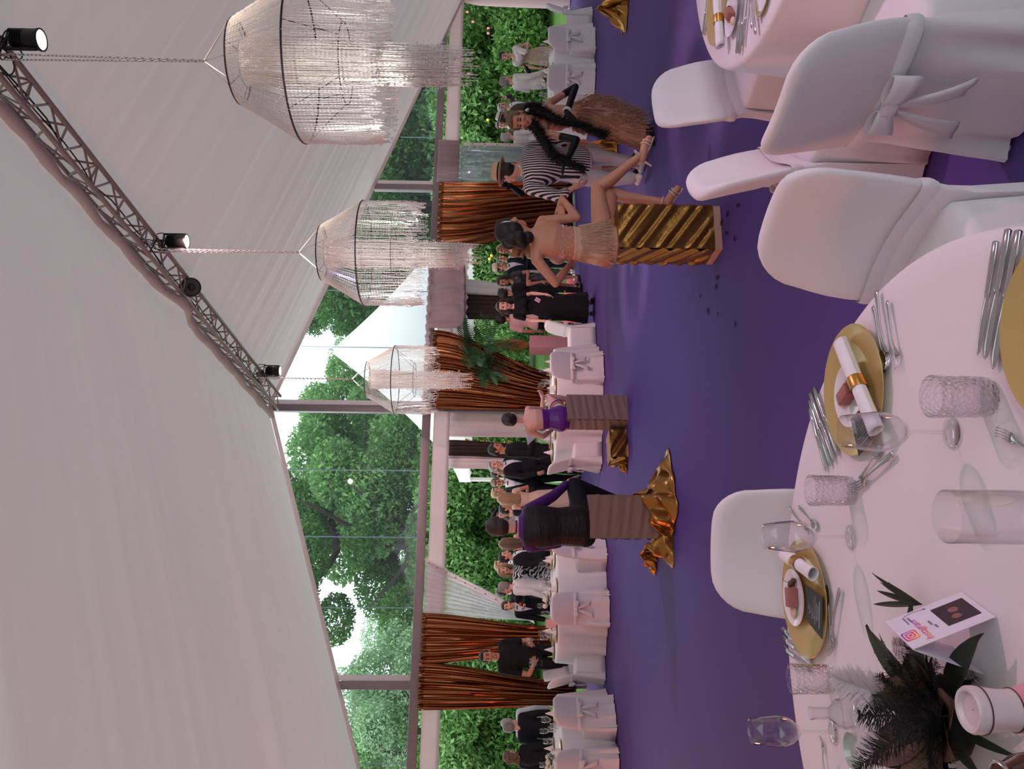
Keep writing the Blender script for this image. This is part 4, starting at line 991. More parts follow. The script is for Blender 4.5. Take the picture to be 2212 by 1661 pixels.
# ---------------------------------------------------------------- settings of the far tables
M['far_card'] = mat('pink card', (228, 160, 160), .6, noise=20)
M['flowerw'] = mat('cream blossom', (232, 222, 200), .7, noise=30)
M['conen'] = M['napkin']
where = ['table behind the purple bodysuit', 'table by the sheer drape', 'leftmost far table', 'far right table']
cone = None
for ti, (c, R) in enumerate(((T3, 1.0), (T4, .95), (T5, .95), (T6, 1.0))):
    g = random.Random(50+ti)
    for k in range(7):
        a = k*2*PI/7+.3+ti; px, py = c.x+(R-.2)*math.cos(a), c.y+(R-.2)*math.sin(a)
        o = bpy.data.objects['charger_plate'].copy(); COL.objects.link(o); o.location = (px, py, TT); tag(o, f'gold charger laid on the {where[ti]}', 'plate', f'chargers on the {where[ti]}')
        b = None
        if cone is None:
            b = MB(); b.lathe([(.048, 0), (.045, .02), (.02, .10), (.004, .155), (.001, .156)], (0, 0, 0), 14, lambda t, j, r, z: r*.12*math.sin(t*5)); cone = b.mesh('napkin', M['napkin'])
        o = link('napkin', cone, None, (px, py, TT+.004)); tag(o, f'white napkin cone standing on the {where[ti]}', 'napkin', f'napkins on the {where[ti]}')
        a2 = a+.32; glass('wine_glass', (c.x+(R-.36)*math.cos(a2), c.y+(R-.36)*math.sin(a2), TT), f'wine glass on the {where[ti]}', f'wine glasses on the {where[ti]}')
        a3 = a+.1; glass('tumbler', (c.x+(R-.42)*math.cos(a3), c.y+(R-.42)*math.sin(a3), TT), f'cut tumbler on the {where[ti]}', f'tumblers on the {where[ti]}')
    e = empty('centrepiece', (c.x, c.y, TT), 0, f'centrepiece of cream flowers and grass on the {where[ti]}', 'centrepiece')
    b = MB()
    for k in range(14):
        a = g.uniform(0, 2*PI); leaf(b, (0, 0, .05), (math.cos(a), math.sin(a), g.uniform(.3, 1.3)), g.uniform(.12, .22), .02, .3, n=5)
    b.build('leaves', M['sage'], e, sharp=0)
    b = MB()
    for k in range(9):
        a = g.uniform(0, 2*PI); b.ell((.08*math.cos(a), .08*math.sin(a), g.uniform(.08, .16)), g.uniform(.025, .04), nu=8, nv=6)
    b.build('blossoms', M['flowerw'], e)
    b = MB(); b.lathe([(.001, 0), (.05, 0), (.055, .07), (.04, .08), (.001, .08)], (0, 0, 0), 16); b.build('bowl', M['china'], e)
e = empty('table_card', (.62, 12.72, TT), .1, 'pink table card with a dark printed square, standing on the table by the sheer drape', 'card')
b = MB(); b.box((0, 0, .085), (.13, .004, .17), M=Matrix.Rotation(-.2, 3, 'X')); b.build('panel', M['far_card'], e, smooth=False)
b = MB(); b.box((0, -.006, .055), (.055, .003, .055), M=Matrix.Rotation(-.2, 3, 'X')); b.build('printed_square', M['menu'], e, smooth=False)
# ---------------------------------------------------------------- people
SKIN = {'fair': mat('fair skin', (222, 172, 150), .5, noise=30, col2=(214, 160, 138)), 'tan': mat('tan skin', (190, 132, 106), .5, noise=30, col2=(182, 122, 98)),
        'warm': mat('warm skin', (206, 142, 116), .48, noise=25, col2=(198, 132, 106)), 'legs': mat('skin in nude tights', (176, 128, 112), .45, noise=25, col2=(170, 120, 104))}
M['eye'] = mat('dark eye', (34, 24, 22), .3, noise=60); M['lip'] = mat('lips', (168, 76, 78), .4, noise=60); M['brow'] = mat('eyebrow', (52, 38, 32), .8, noise=60)
HAIR = {k: mat(k+' hair', c, .55, noise=40, col2=tuple(int(x*.7) for x in c), stretch=(4, 4, .6), bump=(60, .5, .006)) for k, c in
        {'black': (24, 18, 18), 'brown': (58, 40, 32), 'darkbrown': (40, 28, 24), 'blond': (178, 146, 104), 'grey': (150, 148, 146), 'white': (206, 202, 198), 'light brown': (120, 92, 66)}.items()}
def cmat(n, c, rough=.8, **k): 
    if n not in M: M[n] = mat(n, c, rough, spec=.25, noise=k.pop('noise', 6), bump=k.pop('bump', (14, .35, .02)), **k)
    return M[n]
cmat('suit', (26, 27, 34)); cmat('tee', (20, 19, 22)); cmat('shirt', (228, 230, 238)); cmat('trouser black', (22, 21, 24)); cmat('navy', (34, 40, 58)); cmat('shoe', (20, 18, 18), .35)
cmat('cream dress', (222, 196, 172)); cmat('beige dress', (206, 184, 156)); cmat('white fur', (236, 232, 230), noise=40); cmat('white jacket', (226, 226, 224)); cmat('stripe dress', (226, 230, 232), col2=(30, 40, 48), wave=(7, 'DIAGONAL', .5, 9))
cmat('sequin', (22, 20, 22), .25, noise=60, col2=(80, 76, 78)); cmat('grey suit', (86, 80, 76)); cmat('linen suit', (214, 206, 190)); cmat('purple shirt', (84, 36, 108), .6); cmat('waistcoat', (34, 24, 24), .5, stretch=(1, 1, 3)); cmat('purple satin', (98, 40, 128), .3)
cmat('nude beads', (196, 146, 122), .4, noise=90, col2=(226, 188, 164)); cmat('white trousers', (206, 192, 196)); cmat('black glove', (18, 17, 18), .55); cmat('taupe shorts', (150, 140, 150))
cmat('floral', (40, 44, 50), .7, noise=24, col2=(190, 186, 182)); cmat('khaki', (92, 84, 72)); cmat('straw', (214, 180, 138), .7, noise=60); cmat('white straw', (236, 228, 214), .7, noise=60); cmat('pink top', (216, 178, 178))
def frame_from(f, u):
    f = V(f).normalized(); u = V(u); u = (u-f*u.dot(f)).normalized(); l = u.cross(f)*1.0   # person's left when f is forward and u up
    l = -f.cross(u)*-1 if False else u.cross(f)
    return l, f, u
class Shapes:
    def __init__(s): s.b = MB()
    def cap(s, p0, r0_, p1, r1_, seg=14):
        p0, p1 = V(p0), V(p1); d = p1-p0; L = d.length
        if L < 1e-5: s.b.ell(p0, max(r0_, r1_), nu=seg, nv=8); return
        d /= L; pts = []; rs = []
        for k in (-.995, -.86, -.5): pts.append(p0+d*(k*r0_)); rs.append(r0_*math.sqrt(1-k*k))
        pts.append(p0); rs.append(r0_); pts.append(p0+d*L*.5); rs.append((r0_+r1_)/2); pts.append(p1); rs.append(r1_)
        for k in (.5, .86, .995): pts.append(p1+d*(k*r1_)); rs.append(r1_*math.sqrt(1-k*k))
        s.b.tube(pts, rs, seg)
    def limb(s, pts, rs, seg=14):
        for i in range(len(pts)-1): s.cap(pts[i], rs[i], pts[i+1], rs[i+1], seg)
    def ell(s, c, r, M_=None): s.b.ell(c, r, M_, 16, 10)
    def loft(s, rings): s.b.loft(rings)
def blob(sh, voxel, name, mats, parent, smooth=3, paint=None, loc=None):
    me = bpy.data.meshes.new('t'); me.from_pydata(sh.b.v, [], sh.b.f); me.update()
    o = bpy.data.objects.new('t', me); COL.objects.link(o)
    r = o.modifiers.new('r', 'REMESH'); r.mode = 'VOXEL'; r.voxel_size = voxel; r.use_smooth_shade = True
    if smooth: k = o.modifiers.new('s', 'SMOOTH'); k.iterations = smooth; k.factor = .5
    dg = bpy.context.evaluated_depsgraph_get(); m2 = bpy.data.meshes.new_from_object(o.evaluated_get(dg)); bpy.data.objects.remove(o); bpy.data.meshes.remove(me)
    m2.name = name; m2.materials.clear()
    mats = mats if isinstance(mats, (list, tuple)) else [mats]
    for x in mats: m2.materials.append(x)
    n = len(m2.polygons); idx = np.zeros(n, np.int32)
    if paint:
        ce = np.empty(n*3, np.float32); m2.polygons.foreach_get('center', ce); idx = paint(ce.reshape(-1, 3)).astype(np.int32)
    m2.polygons.foreach_set('material_index', idx); m2.polygons.foreach_set('use_smooth', np.ones(n, bool)); m2.update()
    return link(name, m2, parent, loc)
def rig(H=1.75, fem=False, **ov):
    """joints in the person's frame: facing -Y, +X to the person's left"""
    h = H/1.75; J = {'pel': (0, 0, .93), 'chest': (0, -.01, 1.28), 'neck': (0, .01, 1.475), 'head': (0, -.02, 1.635), 'hf': (0, -1, 0), 'hu': (0, 0, 1)}
    sw = .165 if fem else .195
    for s, x in (('L', 1), ('R', -1)):
        J['sh'+s] = (x*sw, 0, 1.425); J['el'+s] = (x*(sw+.07), .02, 1.13); J['wr'+s] = (x*(sw+.08), -.06, .88); J['hd'+s] = (x*.02, -.15, -1)
        J['hip'+s] = (x*.092, 0, .91); J['kn'+s] = (x*.10, -.02, .50); J['an'+s] = (x*.11, .02, .085); J['to'+s] = (x*.13, -.16, .03)
    J = {k: V(v)*(1 if k in ('hf', 'hu') or k[:2] == 'hd' else h) for k, v in J.items()}
    for k, v in ov.items(): J[k] = V(v)
    J['h'] = h; return J
def torso_rings(J, fem, infl=0.0, t0=0.0, t1=1.0, flare=None, N=20):
    h = J['h']; spine = [J['pel']+(J['pel']-J['chest']).normalized()*.10*h, J['pel'], (J['pel']*.45+J['chest']*.55), J['chest'], J['neck']]
    al = (J['hipL']-J['hipR']).normalized(); au = (J['shL']-J['shR']).normalized()
    if fem: W = [(.0, .13, .10), (.14, .172, .118), (.24, .168, .112), (.45, .122, .088), (.62, .138, .10), (.74, .15, .108), (.88, .15, .085), (.96, .10, .066), (1, .058, .058)]
    else: W = [(.0, .13, .10), (.14, .168, .115), (.24, .166, .112), (.45, .152, .102), (.62, .17, .112), (.74, .182, .116), (.88, .178, .095), (.96, .115, .075), (1, .064, .064)]
    tot = len(spine)-1; rings = []
    def at(t):
        L = [0]; 
        for i in range(tot): L.append(L[-1]+(spine[i+1]-spine[i]).length)
        d = t*L[-1]
        for i in range(tot):
            if d <= L[i+1]+1e-9: q = (d-L[i])/(L[i+1]-L[i]); return spine[i].lerp(spine[i+1], q)
        return spine[-1]
    ts = [w[0] for w in W if t0 <= w[0] <= t1]
    if t0 not in ts: ts = [t0]+ts
    if t1 not in ts: ts = ts+[t1]
    for t in ts:
        for i in range(len(W)-1):
            if W[i][0] <= t <= W[i+1][0]+1e-9:
                q = (t-W[i][0])/(W[i+1][0]-W[i][0]); w = W[i][1]+(W[i+1][1]-W[i][1])*q; dd = W[i][2]+(W[i+1][2]-W[i][2])*q; break
        c = at(t); up = (at(min(1, t+.05))-at(max(0, t-.05))).normalized(); a = al.lerp(au, min(1, max(0, (t-.2)/.6))); a = (a-up*a.dot(up)).normalized(); f = a.cross(up)
        w = w*h+infl; dd = dd*h+infl; ring = []
        for k in range(N):
            th = 2*PI*k/N; cc, ss = math.cos(th), math.sin(th); ring.append(c+a*(w*math.copysign(abs(cc)**.85, cc))+f*(dd*math.copysign(abs(ss)**.9, ss)))
        rings.append(ring)
    return rings
def add_hand(sh, wr, d, side, face, h, curl=.5, spread=.16):
    """palm and five fingers; d = direction of the hand, face = palm normal"""
    d = V(d).normalized(); n = V(face); n = (n-d*n.dot(d)).normalized(); s = d.cross(n)*side
    sh.cap(wr, .026*h, wr+d*.035*h, .030*h, 10)
    for k in range(-1, 2): sh.cap(wr+d*.03*h+s*(.017*k*h), .0155*h, wr+d*.085*h+s*(.024*k*h), .0135*h, 8)
    for k, (L, off) in enumerate(((.072, -1.5), (.082, -.5), (.077, .5), (.060, 1.5))):
        b0 = wr+d*.088*h+s*(.0205*off*h); dd = (d+s*(spread*off*.55)).normalized(); dd = (dd+n*curl*.35).normalized()
        m1 = b0+dd*L*.5*h; e1 = m1+(dd+n*curl).normalized()*L*.52*h
        sh.cap(b0, .0095*h, m1, .0088*h, 8); sh.cap(m1, .0088*h, e1, .0075*h, 8)
    b0 = wr+d*.03*h-s*.028*h; m1 = b0+(d*.6-s*.75+n*.3).normalized()*.045*h; e1 = m1+(d*.9-s*.2+n*.35).normalized()*.036*h
    sh.cap(b0, .0135*h, m1, .0105*h, 8); sh.cap(m1, .0105*h, e1, .0085*h, 8)
def head_shapes(sh, J, fem, infl=0.0):
    h = J['h']*J.get('hs', 1.0); l, f, u = frame_from(J['hf'], J['hu']); R = Matrix((l, f, u)).transposed(); c = J['head']
    P = lambda x, y, z: c+R @ V((x*h, y*h, z*h))
    E = lambda x, y, z, a, b_, d: sh.ell(P(x, y, z), (a*h, b_*h, d*h), R)
    E(0, -.012, .035, .076, .094, .088); E(0, .018, -.01, .066, .074, .082); E(0, .042, -.062, .046, .046, .046); E(0, .066, -.088, .024, .02, .018)
    E(0, .03, .055, .06, .055, .05)                                   # forehead
    sh.cap(P(0, .086, .014), .009*h, P(0, .108, -.028), .0135*h, 8)    # nose
    for s in (-1, 1):
        E(s*.03, .078, .026, .022, .014, .009); E(s*.040, .066, -.022, .022, .022, .02); E(s*.079, -.008, -.005, .011, .02, .031)
    E(0, .088, -.055, .021, .012, .011)
    nr = (.049 if fem else .058)*J['h']
    sh.cap(J['neck']-(J['head']-J['neck']).normalized()*.05*h, nr*1.25, J['neck'], nr*1.05); sh.cap(J['neck'], nr, P(0, -.015, -.05), nr*.96)
    return P, R, h
def make_body(e, J, fem, skin, voxel=.008, hands=True, legs_skin=None, feet=True, hk=None):
    sh = Shapes(); h = J['h']; sh.loft(torso_rings(J, fem))
    if fem:
        up = (J['neck']-J['chest']).normalized(); a = (J['shL']-J['shR']).normalized(); f = a.cross(up)
        for s in (-1, 1): sh.ell(J['chest']+a*(.066*s*h)+f*.085*h-up*.01*h, .066*h)
    for s in 'LR':
        A = (.047, .042, .034, .026) if not fem else (.041, .036, .030, .022)
        sh.cap(J['chest'].lerp(J['neck'], .72), .07*h, J['sh'+s], (.056 if not fem else .047)*h)
        sh.limb([J['sh'+s], J['sh'+s].lerp(J['el'+s], .45), J['el'+s], J['el'+s].lerp(J['wr'+s], .3), J['wr'+s]], [(.054 if not fem else .045)*h, A[0]*h, A[2]*1.12*h, A[1]*.98*h, A[3]*h])
        if hands:
            sd = 1 if s == 'L' else -1; a = (J['shL']-J['shR']).normalized(); pn = J.get('pn'+s, -a*sd); add_hand(sh, J['wr'+s], J['hd'+s], sd*-1, pn, h, *(hk or (.5, .16)))
        sh.limb([J['hip'+s], J['hip'+s].lerp(J['kn'+s], .4), J['kn'+s]], [.088*h, .078*h, .054*h]); k, n = J['kn'+s], J['an'+s]
        back = V((0, .02*h, 0)); fwd = (J['to'+s]-J['an'+s]); fwd = fwd-V((0, 0, fwd.z)); 
        bk = -fwd.normalized()*.018*h if fwd.length > 1e-4 else V((0, 0, 0))
        sh.limb([k, k.lerp(n, .3)+bk, k.lerp(n, .65)+bk*.4, n], [.053*h, .053*h, .038*h, .032*h])
        if feet: sh.limb([n-(J['to'+s]-n).normalized()*.03*h-V((0, 0, .03*h)), n.lerp(J['to'+s], .5), J['to'+s]], [.034*h, .036*h, .03*h])
    P, R, hh = head_shapes(sh, J, fem)
    eyes = [P(s*.030, .088, .008) for s in (-1, 1)]; brows = [P(s*.032, .092, .034) for s in (-1, 1)]; mouth = P(0, .098, -.054); Ri = np.array(R.inverted())
    legz = J.get('legcut')
    def paint(c):
        idx = np.zeros(len(c), np.int32)
        def loc(p): return (c-np.array(p)) @ Ri.T
        for p in eyes: q = loc(p); idx[(np.abs(q[:, 0]) < .0155*hh) & (np.abs(q[:, 2]) < .0085*hh) & (np.abs(q[:, 1]) < .03*hh)] = 1
        for p in brows: q = loc(p); idx[(np.abs(q[:, 0]) < .021*hh) & (np.abs(q[:, 2]) < .0055*hh) & (np.abs(q[:, 1]) < .03*hh)] = 3
        q = loc(mouth); idx[(np.abs(q[:, 0]) < .021*hh) & (np.abs(q[:, 2]) < .009*hh) & (np.abs(q[:, 1]) < .025*hh)] = 2
        if legs_skin is not None and legz is not None: idx[(c[:, 2] < legz)] = 4
        return idx
    mats = [skin, M['eye'], M['lip'], M['brow']]+([legs_skin] if legs_skin else [])
    return blob(sh, voxel, 'body', mats, e, 2, paint)
def make_hair(e, J, style, m, voxel=.008):
    h = J['h']*J.get('hs', 1.0); l, f, u = frame_from(J['hf'], J['hu']); R = Matrix((l, f, u)).transposed(); c = J['head']
    P = lambda x, y, z: c+R @ V((x*h, y*h, z*h)); sh = Shapes(); E = lambda x, y, z, a, b_, d: sh.ell(P(x, y, z), (a*h, b_*h, d*h), R)
    E(0, -.03, .052, .086, .094, .088); E(0, -.045, .0, .084, .075, .075); E(0, .035, .098, .062, .052, .03)
    for s in (-1, 1): E(s*.07, -.005, .04, .018, .045, .05)
    if style == 'short': E(0, -.05, -.045, .07, .05, .035)
    if style in ('long', 'bob'):
        z1 = -.30 if style == 'long' else -.13
        for x, y in ((-.075, -.01), (-.05, -.06), (0, -.085), (.05, -.06), (.075, -.01)): sh.limb([P(x, y, .04), P(x*1.12, y-.02, -.08), P(x*1.15, y-.03, z1)], [.045*h, .048*h, .032*h])
    if style == 'bun': E(0, -.135, .02, .055, .05, .055)
    if style == 'wave':
        g = random.Random(3)
        for k in range(16): E(g.uniform(-.07, .07), -.09+g.uniform(-.03, .02), g.uniform(-.15, .06), .042, .042, .042)
    if style == 'pony': sh.limb([P(0, -.10, .05), P(0, -.15, .0), P(0, -.15, -.16)], [.04*h, .04*h, .02*h])
    return blob(sh, voxel, 'hair', m, e, 2)
def cloth_top(e, J, fem, m, name='shirt', sleeve=.5, infl=.014, t0=.02, t1=.985, voxel=.009, paint=None, mats=None, loose=0, smooth=3):
    sh = Shapes(); h = J['h']; sh.loft(torso_rings(J, fem, infl+loose, t0, t1))
    if fem:
        up = (J['neck']-J['chest']).normalized(); a = (J['shL']-J['shR']).normalized(); f = a.cross(up)
        for s in (-1, 1): sh.ell(J['chest']+a*(.064*s*h)+f*.085*h-up*.01*h, .066*h+infl*.7)
    if sleeve:
        for s in 'LR':
            r = (.054 if not fem else .045)*h+infl
            sh.cap(J['chest'].lerp(J['neck'], .74), .068*h+infl*.5, J['sh'+s], r)
            if sleeve <= 1: sh.cap(J['sh'+s], r, J['sh'+s].lerp(J['el'+s], sleeve), .046*h+infl*1.2)
            else: sh.limb([J['sh'+s], J['el'+s], J['el'+s].lerp(J['wr'+s], sleeve-1)], [r, .040*h+infl, .030*h+infl])
    return blob(sh, voxel, name, mats or m, e, smooth, paint)
def cloth_legs(e, J, m, name='trousers', infl=.016, cut=1.0, t1=.30, fem=False, voxel=.009):
    sh = Shapes(); h = J['h']; sh.loft(torso_rings(J, fem, infl, 0, t1))
    for s in 'LR':
        k, n = J['kn'+s], J['an'+s]; sh.limb([J['hip'+s], J['hip'+s].lerp(k, .4), k], [.092*h+infl*.6, .078*h+infl, .055*h+infl])
        if cut > 0: sh.limb([k, k.lerp(n, .5*cut), k.lerp(n, cut)], [.055*h+infl, .05*h+infl, .042*h+infl])
    return blob(sh, voxel, name, m, e, 3)
def cloth_dress(e, J, m, name='dress', hem=.35, flare=.06, top_t=.80, sleeve=0, infl=.012, voxel=.009, fem=True):
    sh = Shapes(); h = J['h']; sh.loft(torso_rings(J, fem, infl, .1, top_t)); up = (J['neck']-J['chest']).normalized(); a = (J['shL']-J['shR']).normalized(); f = a.cross(up)
    if fem:
        for s in (-1, 1): sh.ell(J['chest']+a*(.066*s*h)+f*.085*h-up*.01*h, .066*h+infl)
    p = J['pel']; N = 24; rings = []
    for t in (0, .15, .4, .7, 1):
        z = p.z+.03*h-(p.z+.03*h-hem)*t; w = .178*h+infl+flare*t; d = .125*h+infl+flare*t; mid = V((p.x, p.y, z))
        rings.append([mid+V((a.x, a.y, 0)).normalized()*(w*math.cos(q))*(1+.03*t*math.sin(q*9))+V((f.x, f.y, 0)).normalized()*(d*math.sin(q))*(1+.03*t*math.sin(q*9)) for q in [2*PI*k/N for k in range(N)]])
    sh.loft(rings)
    if sleeve:
        for s in 'LR':
            sh.cap(J['chest'].lerp(J['neck'], .7), .066*h+infl*.5, J['sh'+s], .046*h+infl)
            if sleeve <= 1: sh.cap(J['sh'+s], .046*h+infl, J['sh'+s].lerp(J['el'+s], sleeve), .04*h+infl)
            else: sh.limb([J['sh'+s], J['el'+s], J['el'+s].lerp(J['wr'+s], sleeve-1)], [.046*h+infl, .038*h+infl, .026*h+infl])
    return blob(sh, voxel, name, m, e, 3)
def shoes(e, J, m, heel=0.0, voxel=.008):
    h = J['h']
    for s in 'LR':
        sh = Shapes(); n, t = J['an'+s], J['to'+s]; d = (t-n); d.z = 0; d.normalize(); z0 = t.z
        hl = V((n.x, n.y, z0+.012))-d*.035*h
        sh.limb([hl, V((n.x, n.y, z0+.014)).lerp(t, .5)+V((0, 0, .008)), t+d*.02], [.040*h, .042*h, .032*h]); sh.cap(hl+V((0, 0, .01)), .038*h, n, .036*h)
        blob(sh, voxel, 'shoe', m, e, 2)
def suit_paint(J, zlo=.62, wmax=.075):
    up = (J['neck']-J['chest']).normalized(); a = (J['shL']-J['shR']).normalized(); f = a.cross(up)
    A, F, U, O = np.array(a), np.array(f), np.array(up), np.array(J['chest']); L = (J['neck']-J['chest']).length; h = J['h']
    def paint(c):
        q = c-O; x = q @ A; y = q @ F; z = q @ U; t = (z+.16*h)/(L+.10*h)
        idx = np.zeros(len(c)); idx[(y > .03*h) & (np.abs(x) < wmax*h*t) & (t > 0)] = 1
        idx[(np.abs(z-(L-.03*h)) < .013*h) & (np.abs(x) < .045*h) & (y > .01*h)] = 2
        return idx
    return paint
def hat(e, J, m, brim=.15, crown=.062, band=None, tilt=0, nm='hat', up=.075):
    l, f, u = frame_from(J['hf'], J['hu']); R = Matrix((l, f, u)).transposed() @ Matrix.Rotation(tilt, 3, 'X'); h = J['h']*J.get('hs', 1); c = J['head']+R @ V((0, -.01*h, up*h))
    b = MB(); k = h
    b.lathe([(.001, .102*k), (.05*k, .104*k), (.074*k, .098*k), (.083*k, .082*k), (.092*k, .02*k), (.096*k, .0), (.13*k, -.004*k), (brim*k, .006*k), (brim*k, .002*k), (.13*k, -.009*k), (.09*k, -.008*k)], c, 36, R=R @ Matrix.Diagonal((1, 1.16, 1)))
    o = b.build(nm, m, e)
    if band:
        b = MB(); b.lathe([(.0955*k, .004*k), (.0945*k, .014*k), (.0915*k, .034*k), (.0905*k, .036*k)], c, 36, R=R @ Matrix.Diagonal((1.01, 1.17, 1))); b.build('hat_band', band, o)
    return o
def person_at(X, Y, face, H, label, outfit, hair=('short', 'brown'), skin='fair', fem=False, arms=None, head=None, hs=1.08, voxel=.0095, group=None, hatm=None, z0=0.0, lean=0.0):
    """face: direction the person faces in the ground plane (degrees, 0 = towards -Y, + turns to +X)"""
    e = empty('person', (X, Y, z0), math.radians(face), label, 'person', group)
    J = rig(H, fem, **(arms or {})); J['hs'] = hs
    if lean:
        for k in ('chest', 'neck', 'head', 'shL', 'shR', 'elL', 'elR', 'wrL', 'wrR'):
            q = J[k]; d = q.z-J['pel'].z
            if d > 0: J[k] = q+V((0, -lean*d, -.25*lean*lean*d))
    if head: J['hf'] = V((math.sin(math.radians(head[0])), -math.cos(math.radians(head[0])), head[1])).normalized()
    J['head'] = J['head']+V((0, 0, (hs-1)*.1))
    make_body(e, J, fem, SKIN[skin], voxel); make_hair(e, J, hair[0], HAIR[hair[1]], voxel)
    k = outfit[0]
    if k == 'suit':
        cloth_top(e, J, fem, None, 'jacket', 1.93, .022, -.0 if False else .02, .97, voxel, suit_paint(J), [outfit[1], M['shirt'], outfit[2] if len(outfit) > 2 else M['suit']]); cloth_legs(e, J, outfit[1], voxel=voxel)
        sh = Shapes(); sh.cap(J['neck']+V((0, 0, -.015)), .062*J['h'], J['neck']+V((0, -.004, .018)), .06*J['h']); blob(sh, voxel, 'collar', M['shirt'], e, 1); shoes(e, J, M['shoe'])
    elif k == 'tee':
        cloth_top(e, J, fem, outfit[1], 't_shirt', .62, .017, .1, .985, voxel, loose=.006); cloth_legs(e, J, outfit[2], voxel=voxel); shoes(e, J, M['shoe'])
    elif k == 'dress':
        cloth_dress(e, J, outfit[1], 'dress', outfit[2], outfit[3], outfit[4] if len(outfit) > 4 else .82, outfit[5] if len(outfit) > 5 else 0, voxel=voxel, fem=fem); shoes(e, J, M['shoe'])
    elif k == 'shirt':
        cloth_top(e, J, fem, outfit[1], 'shirt', 1.9, .018, .08, .985, voxel, loose=.006); cloth_legs(e, J, outfit[2], voxel=voxel); shoes(e, J, M['shoe'])
    if hatm: hat(e, J, hatm[0], .145, band=hatm[1])
    return e, J
HOLD = lambda s=1: {'elL': (.27, .03, 1.12), 'wrL': (.16, -.24, 1.16), 'hdL': (-.5, -.8, .25), 'pnL': (-.3, 0, 1)}
HOLD2 = {'elL': (.28, .02, 1.12), 'wrL': (.17, -.24, 1.10), 'hdL': (-.4, -1, .1), 'pnL': (-1, 0, .2), 'elR': (-.28, .02, 1.12), 'wrR': (-.17, -.22, 1.05), 'hdR': (.4, -1, .1), 'pnR': (1, 0, .2)}
FOLD = {'elL': (.25, -.02, 1.10), 'wrL': (.0, -.20, 1.12), 'hdL': (-1, -.15, .05), 'elR': (-.25, -.02, 1.10), 'wrR': (.02, -.22, 1.08), 'hdR': (1, -.15, .05)}
# ---------------------------------------------------------------- guests and waiters
def gx(x, y, Y): return atY(x, y, Y)
def guest(xtop, y, Y, face, label, outfit, **k):
    p = atY(xtop, y, Y); H = k.pop('H', None) or max(1.5, min(1.95, p.z+.0)); return person_at(p.x, Y, face, H, label, outfit, **k)
# waiter in the black t-shirt with glasses in both hands
e, J = guest(1040, 1418, 14.2, 12, 'person in black t-shirt holding glasses in both hands before the left bronze curtain', ('tee', M['tee'], M['trouser black']), hair=('short', 'black'), skin='tan', arms=HOLD2, head=(-18, -.1), voxel=.008, H=1.93)
for s, d in (('L', .05), ('R', -.02)):
    for k in range(2):
        p = e.matrix_world @ V((0, 0, 0)); Rz = Matrix.Rotation(math.radians(12), 3, 'Z'); w = J['wr'+s]+V((0, -.11, -.02+.0*k))+V(((k-.5)*.05, -.03*k, -.05)); q = Rz @ w
        glass('wine_glass', (e.location.x+q.x, 14.2+q.y, q.z-.06), ['upper', 'lower'][k]+' empty wine glass in the '+('left' if s == 'L' else 'right')+' hand of the black t-shirt waiter', 'glasses in the waiter\'s hands', .9)
# standing woman in black beside the entrance
e, J = guest(1074, 662, 12.9, -14, 'person standing in black dress with lanyard and pink badge, hand on a chair back', ('dress', cmat('black dress', (18, 17, 20)), .12, .10, .96, .55), hair=('bob', 'brown'), skin='fair', fem=True, head=(0, -.05), voxel=.0075, H=1.72, hs=1.12,
    arms={'elR': (-.235, .02, 1.13), 'wrR': (-.27, -.12, .93), 'hdR': (-.1, -.5, -1), 'elL': (.25, .0, 1.12), 'wrL': (.21, -.12, .88), 'hdL': (-.3, -.3, -1)})
b = MB(); b.box((-.10+.2, -.145, 1.02), (.07, .004, .10), M=Matrix.Rotation(.5, 3, 'Y'), bev=.0015); b.cur = 1; b.box((.10, -.149, 1.02), (.012, .002, .10), M=Matrix.Rotation(.5, 3, 'Y'))
b.build('name_badge', [cmat('badge', (236, 200, 216), .5), cmat('badge stripe', (150, 40, 70), .5)], e)
b = MB(); b.tube([(J['head'].x+.085*math.cos(a), J['head'].y+.005, J['head'].z+.055+.088*math.sin(a)) for a in [k*PI/10 for k in range(11)]], .009, 6); b.build('headband', M['white'], e)
# waiter in black looking at something, and the men behind him
guest(1050, 972, 14.1, 60, 'person in black shirt with white pen in pocket, looking down at a phone', ('shirt', M['tee'], M['trouser black']), hair=('short', 'black'), skin='tan', arms={'elR': (-.26, .0, 1.12), 'wrR': (-.06, -.25, 1.08), 'hdR': (.6, -.8, 0), 'elL': (.26, .02, 1.12), 'wrL': (.12, -.24, 1.10), 'hdL': (-.8, -.5, 0)}, head=(-10, -.45), voxel=.008, H=1.83)
guest(1056, 1008, 15.6, 40, 'grey haired person in dark suit and white collar, laughing behind the black shirted waiter', ('suit', M['suit']), hair=('short', 'grey'), skin='fair', head=(-10, .1), H=1.84)
guest(1068, 1022, 16.6, 30, 'dark haired person glimpsed between the laughing guest and the stooping guest', ('suit', M['suit']), hair=('short', 'black'), skin='fair', H=1.80)
guest(1074, 1042, 15.9, -20, 'person with grey hair bending forward in dark suit, centre of the group', ('suit', M['suit']), hair=('short', 'light brown'), skin='fair', head=(0, -.6), H=1.78)
guest(1070, 1066, 16.8, 70, 'person with short fair hair and white collar behind the gold backless dress', ('suit', M['suit']), hair=('short', 'blond'), skin='fair', head=(0, -.1), H=1.78)
guest(1090, 1078, 15.3, 172, 'person with long blond hair in backless champagne dress, seen from behind', ('dress', M['cream dress'], .25, .05, .74, .35), hair=('long', 'blond'), skin='warm', fem=True, arms=FOLD, H=1.66)
guest(1098, 1100, 15.5, 60, 'young dark haired person in suit and white collar beside the seated purple shirt', ('suit', M['suit']), hair=('short', 'black'), skin='fair', head=(0, 0), H=1.62)
